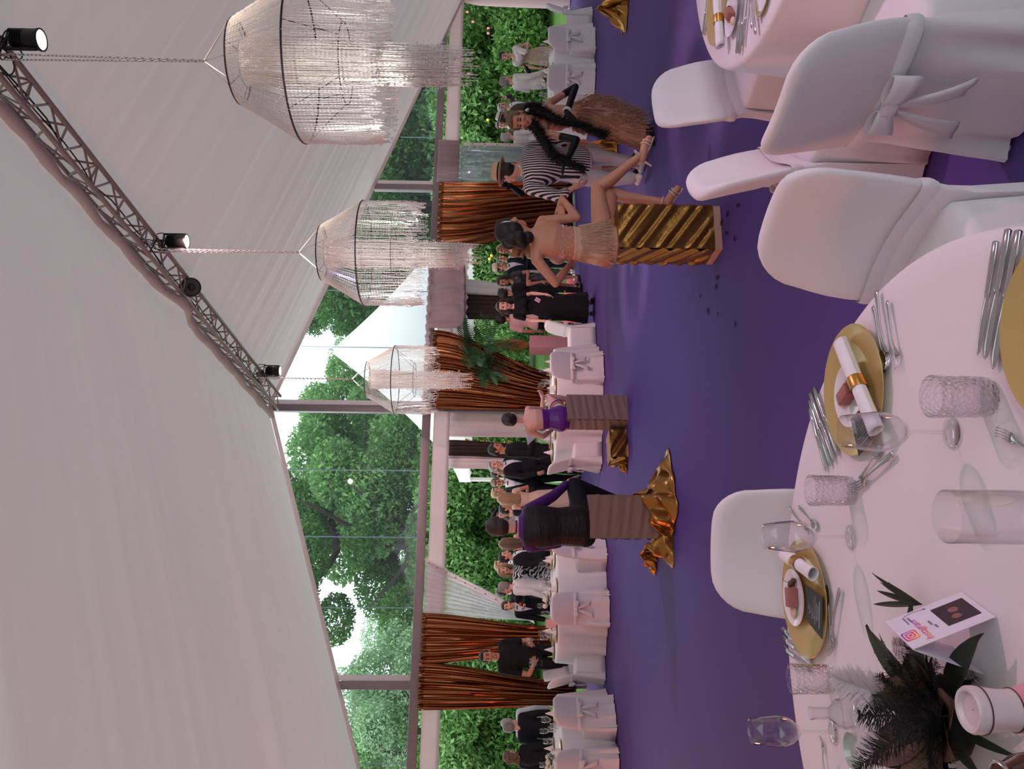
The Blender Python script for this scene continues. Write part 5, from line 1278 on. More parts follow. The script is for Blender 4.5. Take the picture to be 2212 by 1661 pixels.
e, J = guest(1086, 1112, 16.4, 0, 'person with large black fascinator hat behind the seated purple shirt', ('dress', M['floral'], .4, .06, .9, .6), hair=('bob', 'grey'), skin='fair', fem=True, H=1.68)
b = MB(); b.ell(J['head']+V((0, .02, .17)), (.17, .15, .05), Matrix.Rotation(.5, 3, 'Y')); b.ell(J['head']+V((.08, .02, .20)), (.07, .07, .06)); b.build('fascinator', M['plumeb'], e)
# to the left of the seated man
guest(1092, 1175, 15.4, 185, 'person with long fair hair seen from behind, bare shoulders, left of the seated purple shirt', ('dress', cmat('dark dress', (30, 32, 38)), .4, .05, .72), hair=('long', 'light brown'), skin='fair', fem=True, H=1.62)
guest(1094, 1204, 14.9, 60, 'dark haired person in black suit and white collar in profile by the laid table', ('suit', M['suit']), hair=('short', 'darkbrown'), skin='fair', H=1.62)
guest(1080, 1222, 16.0, 50, 'person with short blond hair looking over the dark suited shoulder', ('suit', M['suit']), hair=('short', 'blond'), skin='fair', H=1.70)
guest(1094, 1234, 15.2, 20, 'person in black and white streaked dress with white hair band', ('dress', M['stripe dress'], .35, .05, .95, 1.6), hair=('bob', 'blond'), skin='fair', fem=True, head=(-20, 0), H=1.64)
guest(1100, 1268, 14.9, -120, 'person in light grey jacket and grey hair turning away over the table', ('suit', M['white jacket']), hair=('short', 'grey'), skin='fair', H=1.62)
guest(1094, 1278, 16.1, 160, 'dark haired head behind the light grey jacket', ('suit', M['suit']), hair=('short', 'brown'), skin='fair', H=1.66)
e, J = guest(1108, 1308, 15.3, -30, 'person in black suit with red flower at the lapel beside the sheer triangle', ('suit', M['suit']), hair=('short', 'brown'), skin='fair', H=1.56, arms=HOLD())
b = MB(); b.ell(J['shL'].lerp(J['chest'], .45)+V((0, -.13, .02)), .035); b.build('lapel_flower', mat('red bloom', (200, 40, 48), .6, noise=40), e)
# far left outside
guest(1122, 1562, 14.7, 190, 'bald person in white shirt talking outside at the far left', ('shirt', M['shirt'], M['trouser black']), hair=('short', 'white'), skin='fair', H=1.55)
guest(1130, 1572, 14.4, 178, 'person in black suit with grey hair, back turned, far left on the lawn', ('suit', M['suit']), hair=('short', 'grey'), skin='fair', H=1.52)
guest(1118, 1634, 14.1, 150, 'person in black jacket with tousled fair hair at the lower left edge', ('suit', M['suit']), hair=('wave', 'light brown'), skin='fair', fem=True, H=1.52)
# right side guests
e, J = guest(1080, 120, 14.3, -60, 'person in pale beige dress with white fur stole at the far right table', ('dress', M['beige dress'], .1, .10, .9, .5), hair=('bun', 'darkbrown'), skin='fair', fem=True, head=(0, -.1), arms=HOLD(), H=1.74)
sh = Shapes(); g = random.Random(2)
for k in range(26):
    t = k/25; p = J['shR'].lerp(J['shL'], t)+V((0, -.07-.05*math.sin(t*PI), .0-.10*math.sin(t*PI))); sh.ell(p+V((g.uniform(-.02, .02), g.uniform(-.02, .02), g.uniform(-.05, .02))), g.uniform(.05, .075))
    sh.ell(J['shL'].lerp(J['wrL'], t*.9)+V((0, -.02, 0)), .065)
blob(sh, .012, 'fur_stole', M['white fur'], e, 1)
guest(1076, 176, 14.0, 80, 'grey haired person in white jacket holding a dark bottle at the far right table', ('suit', M['white jacket'], cmat('ochre tie', (190, 150, 60))), hair=('short', 'grey'), skin='fair', arms=HOLD(), head=(0, -.1), H=1.72)
b = MB(); p = atY(1146, 158, 13.75); b.lathe([(.001, 0), (.036, 0), (.038, .01), (.038, .16), (.014, .22), (.013, .28), (.001, .28)], (0, 0, 0), 16)
o = b.build('bottle', cmat('bottle glass', (26, 30, 46), .15), None, p); o.rotation_euler = (.9, .3, 0); tag(o, 'dark bottle held by the person in the white jacket', 'bottle')
e, J = guest(1064, 232, 15.6, 20, 'person in brown and grey clothes raising a bare arm, cap on, behind the gloved performer', ('suit', M['khaki']), hair=('short', 'grey'), skin='fair', H=1.76, arms={'elL': (.32, -.12, 1.5), 'wrL': (.12, -.2, 1.62), 'hdL': (-.6, 0, .5)})
guest(1068, 255, 15.2, 60, 'person in white hat with black band behind the gloved performer', ('suit', M['suit']), hair=('short', 'darkbrown'), skin='tan', head=(0, -.3), H=1.74, hatm=(M['white straw'], M['blackcloth']))
guest(1062, 270, 16.0, -30, 'brown haired person bending with dark glasses on, behind the white hat', ('suit', M['khaki']), hair=('short', 'brown'), skin='fair', head=(0, -.2), H=1.80)
e, J = guest(1070, 296, 15.0, 90, 'white haired person in pale jacket and patterned skirt next to the foil panel', ('dress', M['white jacket'], .45, .04, .96, 1.9), hair=('short', 'white'), skin='fair', fem=True, H=1.68, arms=HOLD())
# entrance: between the curtains
guest(1062, 537, 16.3, -70, 'person with long blond hair in orange patterned dress beside the nude coloured back', ('dress', cmat('orange pattern', (176, 110, 60), .7, col2=(60, 44, 40), noise=14), .5, .05, .9, .5), hair=('long', 'blond'), skin='fair', fem=True, H=1.74)
guest(1070, 562, 17.0, 10, 'grey haired person in navy jacket and pale shirt at the entrance', ('suit', M['navy']), hair=('short', 'grey'), skin='fair', H=1.74, arms=HOLD())
guest(1060, 578, 16.2, 10, 'person in cream straw hat, waistcoat and bow tie at the entrance', ('suit', M['navy'], M['blackcloth']), hair=('short', 'brown'), skin='fair', H=1.78, arms=HOLD(), hatm=(M['white straw'], M['straw']))
guest(1074, 606, 15.0, -60, 'person with dark hair in black glitter dress at the entrance', ('dress', M['sequin'], .45, .10, .92, .5), hair=('long', 'darkbrown'), skin='tan', fem=True, H=1.72, arms=FOLD)
guest(1070, 632, 14.6, 120, 'dark haired person in black seen from behind beside the woman with badge', ('tee', M['tee'], M['trouser black']), hair=('bun', 'darkbrown'), skin='tan', fem=True, H=1.70)
guest(1066, 690, 14.9, 150, 'dark haired person in pink top with hair tied up, behind the chair', ('tee', M['pink top'], M['trouser black']), hair=('bun', 'black'), skin='tan', fem=True, H=1.74)
# ---------------------------------------------------------------- box seats
def wrinkle_box(name, c, sx, sy, h, rz, mt, label, z0=0.0, base=None, diag=.9, amp=.010, cat='box seat', seed=0, freq=26, parent=None):
    e = empty(name, (c[0], c[1], 0), rz, label, cat)
    if z0 > 0: b = MB(); b.box((0, 0, z0/2+.02), (sx*.985, sy*.985, z0+.04), bev=.004); b.build('base', base, e)
    g = random.Random(seed); ph = [g.uniform(0, 6) for _ in range(6)]
    b = MB(); P = []
    per = 2*(sx+sy); N = 160; nv = 46
    def side(u):
        d = u*per
        if d < sx: return V((-sx/2+d, -sy/2, 0)), V((0, -1, 0))
        d -= sx
        if d < sy: return V((sx/2, -sy/2+d, 0)), V((1, 0, 0))
        d -= sy
        if d < sx: return V((sx/2-d, sy/2, 0)), V((0, 1, 0))
        d -= sx; return V((-sx/2, sy/2-d, 0)), V((-1, 0, 0))
    def f(u, v):
        p, n = side(min(u, .99999)); z = z0+(h-z0)*v; d = u*per
        loc_ = (d % sx)/sx
        w = math.sin(freq*(z+diag*d*.55)+ph[0]+.9*math.sin(5*d+4*z+ph[1]))+.55*math.sin(freq*1.63*(z+diag*d*.62)+ph[2]+.8*math.sin(6*d+ph[3]))+.3*math.sin(freq*.37*(z+diag*d*.9)+ph[4]+2*math.sin(3*d))
        edge = min(1, min(v, 1-v)*9+.15); k = min(1, 8*min(abs(loc_), abs(1-loc_))+.25)
        return p+n*(amp*w*edge*k+.004)+V((0, 0, z))
    b.grid(f, N, nv)
    b.grid(lambda u, v: V(((u-.5)*sx*1.015, (v-.5)*sy*1.015, h+.003*math.sin(u*20+ph[5])*math.sin(v*17))), 16, 14)
    b.build('fabric_cover', mt, e, sharp=50); return e
M['taupeb'] = mat('board edge', (206, 160, 140), .6, noise=12)
BX = {'gold': (V((3.235, 5.495, 0)), -.09), 'man': (V((1.42, 7.90, 0)), -.19), 'purple': (V((3.20, 10.06, 0)), .12)}
wrinkle_box('box_seat', BX['gold'][0], .37, .31, .805, -.09, M['gold'], 'tall box wrapped in shiny gold fabric under the seated woman in nude fringe', .06, M['taupeb'], 1.3, .010, seed=1, freq=50)
wrinkle_box('box_seat', BX['man'][0], .42, .36, .80, -.19, M['taupe'], 'tall box in taupe stretch fabric under the seated person in purple shirt', 0, None, .25, .004, seed=2, freq=60)
wrinkle_box('box_seat', BX['purple'][0], .36, .34, .80, .12, M['taupe'], 'tall box in taupe stretch fabric under the performer in purple bodysuit', 0, None, -.3, .004, seed=3, freq=60)
p = atz(1333, 343); wrinkle_box('box_seat', (p.x+.1, p.y+.2), .38, .36, .80, -.1, M['taupe'], 'tall taupe box half hidden behind the striped shirt and the gloved performer', 0, None, .3, .004, seed=4)
wrinkle_box('gift_box', (2.74, 10.16), .40, .32, .235, .16, M['gold'], 'low box wrapped in crumpled gold fabric beside the purple performer', 0, None, 1.0, .016, 'box', 5, 30)
def crumple(name, c, pts_r, label, seed, h=.24, arc=(0, 2*PI), rin=.2, rout=.42, mt=None):
    """cloth slumped on the floor, in folds"""
    g = random.Random(seed); ph = [g.uniform(0, 6) for _ in range(8)]; b = MB()
    def f(u, v):
        a = arc[0]+(arc[1]-arc[0])*u; ro = rout*(1+.22*math.sin(a*2+ph[0])+.12*math.sin(a*5+ph[1])); r = rin+(ro-rin)*v
        z = h*(1-v)**1.2*(1+.35*math.sin(a*3+ph[2])+.2*math.sin(a*7+ph[3]))+.035*math.sin(v*11+a*6+ph[4])*math.sin(PI*v)+.03*math.sin(a*13+v*7+ph[5])*math.sin(PI*min(1, v*1.05))
        r2 = r+.03*math.sin(a*11+v*5+ph[6])
        return V((r2*math.cos(a), r2*math.sin(a), max(.006, z+.012)))
    b.grid(f, 150, 26); o = b.build(name, mt or M['gold'], None, c, sharp=0, solid=.004); tag(o, label, 'cloth'); return o
crumple('gold_cloth', (1.42, 7.90, 0), None, 'gold lame cloth slipped down around the foot of the box under the purple shirt', 11, .20, (-2.9, .75), .30, .50)
p = atz(1415, 1195); crumple('gold_cloth', (p.x-.02, p.y, 0), None, 'small gold cloth corner lying left of the purple shirt person on the carpet', 12, .10, (0, 2*PI), .01, .17)
p = atz(1354, 1000); crumple('gold_cloth', (p.x+.02, p.y+.02, 0), None, 'trailing end of gold cloth beside the low gold box', 13, .07, (0, 2*PI), .01, .11)
p = atz(1352, 8); crumple('gold_cloth', (p.x, p.y+.1, 0), None, 'crumpled gold cloth heap at the upper picture edge on the carpet', 14, .26, (0, 2*PI), .01, .34)
p = atz(1333, 308); crumple('gold_cloth', (p.x, p.y+.12, 0), None, 'gold cloth beside the half hidden taupe box', 15, .30, (0, 2*PI), .01, .2)
# ---------------------------------------------------------------- performers, joints placed where the photograph shows them
def J_world(base, d, h=1.0):
    J = {}
    for k, v in d.items():
        if k in ('hf', 'hu') or k[:2] in ('hd', 'pn'): J[k] = V(v)
        else: J[k] = atY(*v)-base
    J['h'] = h; return J
def gloves(e, J, m, h, hk=(.5, .16), top=.45, sides='LR'):
    for s in sides:
        sh = Shapes(); sd = 1 if s == 'L' else -1; a = J['sh'+s].lerp(J['el'+s], top)
        sh.limb([a, J['el'+s], J['el'+s].lerp(J['wr'+s], .35), J['wr'+s]], [.043*h, .041*h, .042*h, .030*h]); add_hand(sh, J['wr'+s], J['hd'+s], -sd, J.get('pn'+s, V((0, -1, 0))), h*1.08, *hk)
        blob(sh, .006, 'glove', m, e, 2)
def strands(name, e, m, rows, seed, jit=.02, r=.0022):
    """hanging fringe: rows of (start, end) points"""
    g = random.Random(seed); b = MB()
    for p0, p1 in rows:
        q = p0.lerp(p1, .5)+V((g.uniform(-1, 1), g.uniform(-1, 1), 0))*jit*.4; e1 = p1+V((g.uniform(-1, 1), g.uniform(-1, 1), g.uniform(-.5, .5)))*jit
        b.tube([p0, q, e1], [r, r, r*.6], 4, cap=False)
    return b.build(name, m, e, sharp=0)
# --- woman seated on the gold box, seen from behind
base = V((3.235, 5.495, 0)); Y = 5.50
J = J_world(base, dict(pel=(1303, 527, Y), chest=(1208, 524, Y-.02), neck=(1146, 508, Y-.06), head=(1108, 496, Y-.08), hf=(.86, .48, .10), hu=(-.05, .0, 1),
    shR=(1172, 478, Y-.03), elR=(1246, 470, Y-.06), wrR=(1214, 428, Y+.02), hdR=(.15, .3, -.2), shL=(1160, 562, Y-.03), elL=(1200, 612, Y+.02), wrL=(1232, 570, Y+.20), hdL=(.7, .3, -.3),
    hipR=(1302, 500, Y), hipL=(1306, 552, Y), knR=(1290, 406, Y+.16), anR=(1384, 336, Y+.02), toR=(1402, 300, Y-.02), knL=(1318, 416, Y+.22), anL=(1437, 437, Y+.18), toL=(1464, 408, Y+.10)), 1.0)
J['hdR'] = atY(1210, 458, Y+.06)-atY(1214, 428, Y+.02)
e = empty('person', base, 0, 'person in nude bead fringe bodysuit cross legged on the gold box, back to us', 'person'); J['hs'] = 1.08
J['legcut'] = -5
make_body(e, J, True, SKIN['warm'], .0065)
make_hair(e, J, 'bun', HAIR['black'], .007)
l, f_, u_ = frame_from(J['hf'], J['hu']); hc = J['head']
sh = Shapes()
for k, (a, bb, c_, r_) in enumerate(((0, -.14, .03, .06), (.03, -.15, -.05, .055), (-.03, -.16, -.03, .05), (.0, -.13, -.10, .05), (.05, -.12, .05, .05))): sh.ell(hc+l*a+f_*bb+u_*c_, r_)
blob(sh, .007, 'hair_waves', HAIR['black'], e, 1)
b = MB(); b.tube([hc+l*(.092*math.cos(a))+f_*(-.03)+u_*(.04+.102*math.sin(a)) for a in [PI*k/16 for k in range(-1, 18)]], .006, 6); b.build('headband', M['china'], e)
sh = Shapes(); sh.loft(torso_rings(J, True, .010, .0, .50))
up = (J['neck']-J['chest']).normalized(); a_ = (J['shL']-J['shR']).normalized(); fr = a_.cross(up)
for s in (-1, 1): sh.ell(J['chest']+a_*(.066*s)+fr*.088-up*.02, .072)
sh.ell(J['pel'].lerp(J['chest'], .62)+fr*.05, (.10, .08, .12)); blob(sh, .007, 'bodysuit', M['nude beads'], e, 2)
g = random.Random(4); rows = []
rg = torso_rings(J, True, .016, .05, .45, N=90); top_, low_ = rg[-1], rg[0]
for lay in range(4):
    for k in range(90):
        i = len(rg)-1-lay*0; t = lay/4
        p0 = top_[k].lerp(low_[k], t*.75+g.uniform(0, .1)); out = (p0-(J['pel']+J['chest'])/2); out.z = 0; out.normalize()
        p1 = p0.lerp(low_[k], .55)+out*.028+V((0, 0, -.05)); p1.z = max(p1.z, .806+.004*lay); rows.append((p0+out*.004, p1))
strands('bead_fringe', e, M['nude beads'], rows, 6, .018, .0026)
b = MB(); bk_ = torso_rings(J, True, .004, .42, .66, N=60)
for k in range(260):
    i = g.randint(0, len(bk_)-2); q = g.randint(0, 59); p = bk_[i][q].lerp(bk_[i+1][q], g.random()**1.6); b.ell(p, g.uniform(.0025, .0045), nu=6, nv=4)
o = b.build('bead_scatter', M['china'], e); o['kind'] = 'stuff'
M['sandal'] = mat('pale sandal strap', (226, 196, 190), .35, noise=20)
for s in 'RL':
    n, t = J['an'+s], J['to'+s]; d = (t-n).normalized(); sd = d.cross(V((0, 0, 1))).normalized(); dn = sd.cross(d); dn = dn if dn.z < 0 else -dn; b = MB()
    for q, rr in ((.05, .041), (.62, .043), (.80, .040)):
        c = n.lerp(t, q)+(V((0, 0, .0)) if q > .1 else V((0, 0, .03))); ax = d if q > .1 else (J['kn'+s]-n).normalized(); x = ax.orthogonal().normalized(); y = ax.cross(x)
        b.tube([c+x*(rr*math.cos(a))+y*(rr*math.sin(a)) for a in [k*PI/10 for k in range(20)]], .006, 6, close=True)
    hl = n-d*.03+dn*.035; b.tube([hl, n.lerp(t, .3)+dn*.040, n.lerp(t, .65)+dn*.038, t+dn*.03+d*.03], [.020, .024, .030, .020], 8, flat=.35, ref=dn)
    b.tube([hl+dn*.005, hl+dn*.085-d*.01], [.014, .006], 8); b.build('sandal', M['sandal'], e)
# --- gloved performer leaning over
base = V((5.72, 7.50, 0)); Y = 7.5
J = J_world(base, dict(pel=(1268, 246, Y+.02), chest=(1212, 252, Y-.10), neck=(1163, 258, Y-.22), head=(1124, 260, Y-.30), hf=(-.80, -.58, -.12), hu=(-.10, .0, 1),
    shR=(1188, 222, Y-.12), elR=(1243, 188, Y-.02), wrR=(1224, 242, Y-.22), shL=(1176, 288, Y-.30), elL=(1245, 302, Y-.38), wrL=(1226, 344, Y-.40), hdR=(0, 0, -1), hdL=(-1, 0, 0),
    hipR=(1282, 228, Y+.06), hipL=(1284, 266, Y), knR=(1346, 256, Y-.12), knL=(1346, 276, Y-.06), anR=(1398, 276, Y+.05), toR=(1409, 290, Y-.08), anL=(1398, 296, Y-.05), toL=(1409, 308, Y-.15)), 1.0)
J['hdR'] = atY(1252, 272, Y-.28)-atY(1224, 242, Y-.22); J['hdL'] = atY(1214, 366, Y-.38)-atY(1226, 344, Y-.40); J['hs'] = 1.14
J['pnL'] = V((0, .2, -1)); J['pnR'] = V((0, 1, .2))
e = empty('person', base, 0, 'person with long black gloves and feather boa bending towards the striped shirt', 'person')
make_body(e, J, True, SKIN['tan'], .0065, hands=False)
make_hair(e, J, 'bun', HAIR['light brown'], .007); gloves(e, J, M['black glove'], 1.0, (.5, .14), .52)
l, f_, u_ = frame_from(J['hf'], J['hu']); hc = J['head']; sh = Shapes()
for k in range(9): sh.ell(hc+f_*(-.13-.03*math.sin(k))+l*(.02*math.cos(k*2))+u_*(.05-.035*k), .05)
blob(sh, .007, 'hair_waves', HAIR['black'], e, 1)
b = MB(); g = random.Random(8)
for k in range(40): 
    d = (-f_*g.uniform(.3, 1)+l*g.uniform(-.6, .6)+u_*g.uniform(-.2, 1)).normalized(); leaf(b, hc-f_*.12-u_*.02, d, g.uniform(.06, .12), .012, .2, n=4)
b.build('feather_headpiece', M['plumeb'], e, sharp=0)
b = MB(); b.ell(hc-f_*.10+l*.0-u_*.10+V((.05, -.05, 0)), (.022, .022, .034)); b.build('earring', M['china'], e)
cloth_top(e, J, True, cmat('corset', (206, 156, 128), .5, noise=60), 'corset', 0, .010, .15, .80, .007)
w = J['wrR']; d = (J['elR']-J['wrR']).normalized(); x = d.orthogonal().normalized(); y = d.cross(x); b = MB()
for q in range(3): b.tube([w+d*(.01+.013*q)+x*(.039*math.cos(a))+y*(.039*math.sin(a)) for a in [k*PI/10 for k in range(20)]], .009, 6, close=True)
b.build('bracelet', M['china'], e)
b = MB(); nk = J['neck']; up = (J['neck']-J['chest']).normalized(); a_ = (J['shL']-J['shR']).normalized(); fr = a_.cross(up)
for q in range(4): 
    for k in range(14):
        t = (k/13-.5)*2; b.ell(nk-up*(.02+.035*q+.06*(1-t*t)*(1+q*.4))+a_*(t*.075)+fr*(.085+.01*q-.03*t*t), .0055, nu=6, nv=4)
b.build('pearl_necklace', M['china'], e)
# feather skirt: a body with tiers of fringe
C = [atY(1236, 252, Y-.03)-base, atY(1268, 246, Y)-base, atY(1310, 254, Y-.02)-base, atY(1355, 272, Y-.04)-base, atY(1392, 290, Y-.06)-base]; RW = [.15, .205, .225, .20, .16]; N = 28
rings = []
for c, r in zip(C, RW): rings.append([c+V((r*math.cos(t), r*.85*math.sin(t), 0)) for t in [2*PI*k/N for k in range(N)]])
M['tanfringe'] = mat('tan feather fringe', (176, 128, 104), .6, noise=40, col2=(136, 92, 74), rand=.25)
sh = Shapes(); sh.loft(rings); sk = blob(sh, .012, 'skirt', M['tanfringe'], e, 3)
rows = []; g = random.Random(12)
for k in range(1500):
    t = g.uniform(0, .93)*(len(C)-1); i = int(t); q = t-i; c = C[i].lerp(C[min(i+1, 4)], q); r = RW[i]+(RW[min(i+1, 4)]-RW[i])*q; a = g.uniform(0, 2*PI)
    o = c+V((r*math.cos(a), r*.85*math.sin(a), 0)); out = V((math.cos(a), math.sin(a), 0)); rows.append((o, o+out*g.uniform(.015, .05)+V((g.uniform(-.02, .0), 0, -g.uniform(.07, .14)))))
st = strands('fringe', sk, M['tanfringe'], [(a, V((b_.x, b_.y, max(.03, b_.z)))) for a, b_ in rows], 3, .012, .0032)
b = MB()
for k in range(110):
    a, b_ = g.choice(rows); p = a+(a-V((C[2].x, C[2].y, a.z))).normalized()*.025; b.ell(p, .006, nu=6, nv=4)
b.build('sequins', mat('gold sequin', (236, 170, 96), .15, metal=1, noise=40), sk); shoes(e, J, M['black glove'])
def boa(paths, label, seed, R=.055):
    g = random.Random(seed); b = MB(); rows = 0
    for pts, rr in paths:
        L = [pts[0]]; 
        for i in range(len(pts)-1):
            for q in range(1, 9):
                t = q/8; p0 = pts[max(i-1, 0)]; p1, p2 = pts[i], pts[i+1]; p3 = pts[min(i+2, len(pts)-1)]
                L.append(.5*((2*p1)+(p2-p0)*t+(2*p0-5*p1+4*p2-p3)*t*t+(3*p1-p0-3*p2+p3)*t**3))
        b.tube(L, rr*.55, 8)
        for i in range(len(L)-1):
            T_ = (L[i+1]-L[i]).normalized(); x = T_.orthogonal().normalized(); y = T_.cross(x)
            for q in range(70):
                a = g.uniform(0, 2*PI); o = L[i].lerp(L[i+1], g.random()); d = x*math.cos(a)+y*math.sin(a)+T_*g.uniform(-.7, .7); n = d.cross(T_).normalized() if d.cross(T_).length > .01 else y
                ln = rr*g.uniform(.7, 1.6); tip = o+d*ln+V((0, 0, -.25*ln)); m_ = o+d*ln*.5; b.add([o-n*.002, o+n*.002, m_+n*.0035, m_-n*.0035, tip], [(0, 1, 2, 3), (3, 2, 4)])
    o = b.build('feather_boa', M['plumeb'], sharp=0); return tag(o, label, 'feather boa')
A = lambda *p: [atY(*q) for q in p]
boa([(A((1150, 236, Y-.22), (1140, 250, Y-.15), (1152, 272, Y-.30), (1172, 300, Y-.40), (1196, 338, Y-.46), (1226, 350, Y-.50), (1262, 366, Y-.50)), .062),
     (A((1140, 240, Y-.12), (1150, 236, Y-.30), (1175, 244, Y-.38), (1210, 262, Y-.40), (1250, 268, Y-.38), (1285, 284, Y-.34), (1305, 292, Y-.30)), .07)], 'black feather boa round the neck of the gloved performer, its ends hanging on both sides', 31)
# --- man in striped shirt and straw hat, back to us
base = V((5.43, 7.85, 0)); Y = 7.85
J = J_world(base, dict(pel=(1256, 356, Y), chest=(1192, 356, Y-.02), neck=(1124, 368, Y-.02), head=(1096, 374, Y-.02), hf=(-.35, .92, -.05), hu=(.22, 0, 1),
    shR=(1144, 322, Y), elR=(1200, 304, Y-.05), wrR=(1244, 308, Y-.12), hdR=(0, -.2, -1), shL=(1146, 406, Y), elL=(1208, 424, Y-.02), wrL=(1240, 404, Y-.10), hdL=(.3, 0, -1),
    hipR=(1264, 338, Y), hipL=(1264, 382, Y), knR=(1318, 342, Y), knL=(1318, 388, Y+.02), anR=(1372, 352, Y+.02), toR=(1385, 366, Y+.16), anL=(1368, 384, Y+.02), toL=(1378, 394, Y+.16)), 1.04); J['hs'] = 1.05
e = empty('person', base, 0, 'person in black and white striped shirt and straw hat, back to us', 'person')
make_body(e, J, False, SKIN['fair'], .0065); make_hair(e, J, 'short', HAIR['black'], .007)
M['stripes'] = mat('striped shirt', (222, 212, 214), .8, col2=(34, 26, 36), wave=(10.6, 'X', .45, .6), bump=(14, .3, .01))
cloth_top(e, J, False, M['stripes'], 'shirt', 1.45, .028, .04, .985, .008, loose=.022)
cloth_legs(e, J, M['white trousers'], 'trousers', .024, .92, voxel=.008); shoes(e, J, cmat('white trainer', (220, 214, 210), .5))
sh = Shapes(); sh.cap(J['neck']+V((0, 0, -.02)), .066, J['neck']+V((0, 0, .018)), .064); blob(sh, .007, 'collar', M['shirt'], e, 1)
hat(e, J, M['straw'], .145, band=M['blackcloth'], nm='straw_hat', up=.062)
# performer hidden behind him: only the raised gloved arm shows
base = atz(1385, 398); base = V((atY(1300, 352, 8.6).x, 8.6, 0)); e = empty('person', base, 0, 'person mostly hidden behind the straw hat, black gloved hand raised beside it', 'person')
J = rig(1.62, True); J['elR'] = atY(1126, 419, 8.42)-base; J['wrR'] = atY(1106, 403, 8.25)-base; J['shR'] = atY(1156, 384, 8.52)-base; J['hdR'] = atY(1090, 397, 8.2)-atY(1106, 403, 8.25)
ofs = J['shR']-V((-.153, 0, 1.32))
for k in ('pel', 'chest', 'neck', 'head', 'shL', 'elL', 'wrL', 'hipL', 'hipR', 'knL', 'knR', 'anL', 'anR', 'toL', 'toR'): J[k] = J[k]+V((ofs.x, ofs.y*.5, 0))
make_body(e, J, True, SKIN['tan'], .008, hands=False); make_hair(e, J, 'bun', HAIR['darkbrown'], .008); cloth_dress(e, J, M['nude beads'], hem=.45); gloves(e, J, M['black glove'], 1.0, (.5, .2), .98, 'R'); shoes(e, J, M['black glove'])
# --- man in purple shirt on the middle box
base = V((1.42, 7.90, 0)); Y = 7.88
J = J_world(base, dict(pel=(1258, 1136, Y), chest=(1180, 1138, Y-.03), neck=(1118, 1138, Y-.03), head=(1082, 1136, Y-.03), hf=(.42, .9, -.08), hu=(0, 0, 1),
    shR=(1143, 1102, Y+.02), elR=(1194, 1072, Y+.14), wrR=(1226, 1044, Y+.30), hdR=(.5, .4, -.4), shL=(1146, 1178, Y-.03), elL=(1205, 1172, Y+.12), wrL=(1236, 1128, Y+.30), hdL=(.6, .5, 0),
    hipR=(1262, 1116, Y), hipL=(1264, 1158, Y), knR=(1240, 1048, Y+.32), knL=(1246, 1092, Y+.38), anR=(1350, 1092, Y+.42), toR=(1362, 1088, Y+.55), anL=(1350, 1122, Y+.42), toL=(1362, 1118, Y+.55)), 1.04); J['hs'] = 1.04
e = empty('person', base, 0, 'person in purple shirt and dark waistcoat sitting on the middle box, back to us', 'person')
make_body(e, J, False, SKIN['fair'], .0065); make_hair(e, J, 'short', HAIR['brown'], .007)
cloth_top(e, J, False, M['purple shirt'], 'shirt', 1.9, .014, .04, .99, .0075); cloth_top(e, J, False, M['waistcoat'], 'waistcoat', 0, .030, .0, .93, .0075); cloth_legs(e, J, cmat('black trousers', (16, 15, 17)), 'trousers', .026, .95, .3, voxel=.008); shoes(e, J, M['shoe'])
sh = Shapes(); sh.cap(J['neck']+V((0, 0, -.03)), .070, J['neck']+V((0, 0, .012)), .066); blob(sh, .007, 'collar', M['purple shirt'], e, 1)
# --- performer in purple bodysuit
base = V((3.20, 10.06, 0)); Y = 10.02
J = J_world(base, dict(pel=(1212, 904, Y), chest=(1168, 906, Y-.02), neck=(1132, 908, Y-.02), head=(1106, 906, Y-.02), hf=(.35, .9, -.15), hu=(0, 0, 1),
    shR=(1141, 884, Y), elR=(1172, 884, Y+.10), wrR=(1172, 860, Y+.22), hdR=(1, .3, .2), shL=(1142, 931, Y), elL=(1172, 944, Y+.08), wrL=(1196, 926, Y+.25), hdL=(.4, .6, -.4),
    hipR=(1214, 890, Y), hipL=(1216, 918, Y), knR=(1184, 858, Y+.30), knL=(1192, 884, Y+.38), anR=(1262, 866, Y+.50), toR=(1276, 862, Y+.62), anL=(1268, 892, Y+.50), toL=(1280, 890, Y+.62)), .97); J['hs'] = 1.05
e = empty('person', base, 0, 'person in purple satin bodysuit sitting on a taupe box, bare back to us', 'person')
make_body(e, J, True, SKIN['fair'], .0065); make_hair(e, J, 'bun', HAIR['darkbrown'], .007)
sh = Shapes(); sh.loft(torso_rings(J, True, .012, 0, .60)); up = (J['neck']-J['chest']).normalized(); a_ = (J['shL']-J['shR']).normalized(); fr = a_.cross(up)
for s in (-1, 1): sh.ell(J['chest']+a_*(.064*s)+fr*.085-up*.015, .070)
blob(sh, .007, 'bodysuit', M['purple satin'], e, 2)
q = J['hipR'].lerp(J['knR'], .35); d = (J['knR']-J['hipR']).normalized(); x = d.orthogonal().normalized(); y = d.cross(x); b = MB()
b.tube([q+x*(.088*math.cos(a))+y*(.088*math.sin(a)) for a in [k*PI/14 for k in range(28)]], .018, 8, close=True); b.cur = 1
b.tube([q-d*.022+x*(.090*math.cos(a))+y*(.090*math.sin(a)) for a in [k*PI/14 for k in range(28)]], .010, 6, close=True); b.build('garter', [M['purple satin'], M['nude beads']], e)
b = MB(); s0, s1, s2 = J['shL']+V((0, .05, .05)), atY(1140, 962, Y+.12)-base, atY(1164, 938, Y+.18)-base; s3 = J['neck']+V((-.04, .06, .03))
b.grid(lambda u, v: (s3.lerp(s0, u)).lerp(s2.lerp(s1, u), v)+V((0, .02*math.sin(u*9+v*4), 0)), 14, 12); b.build('veil', M['sheer'], e, sharp=0)
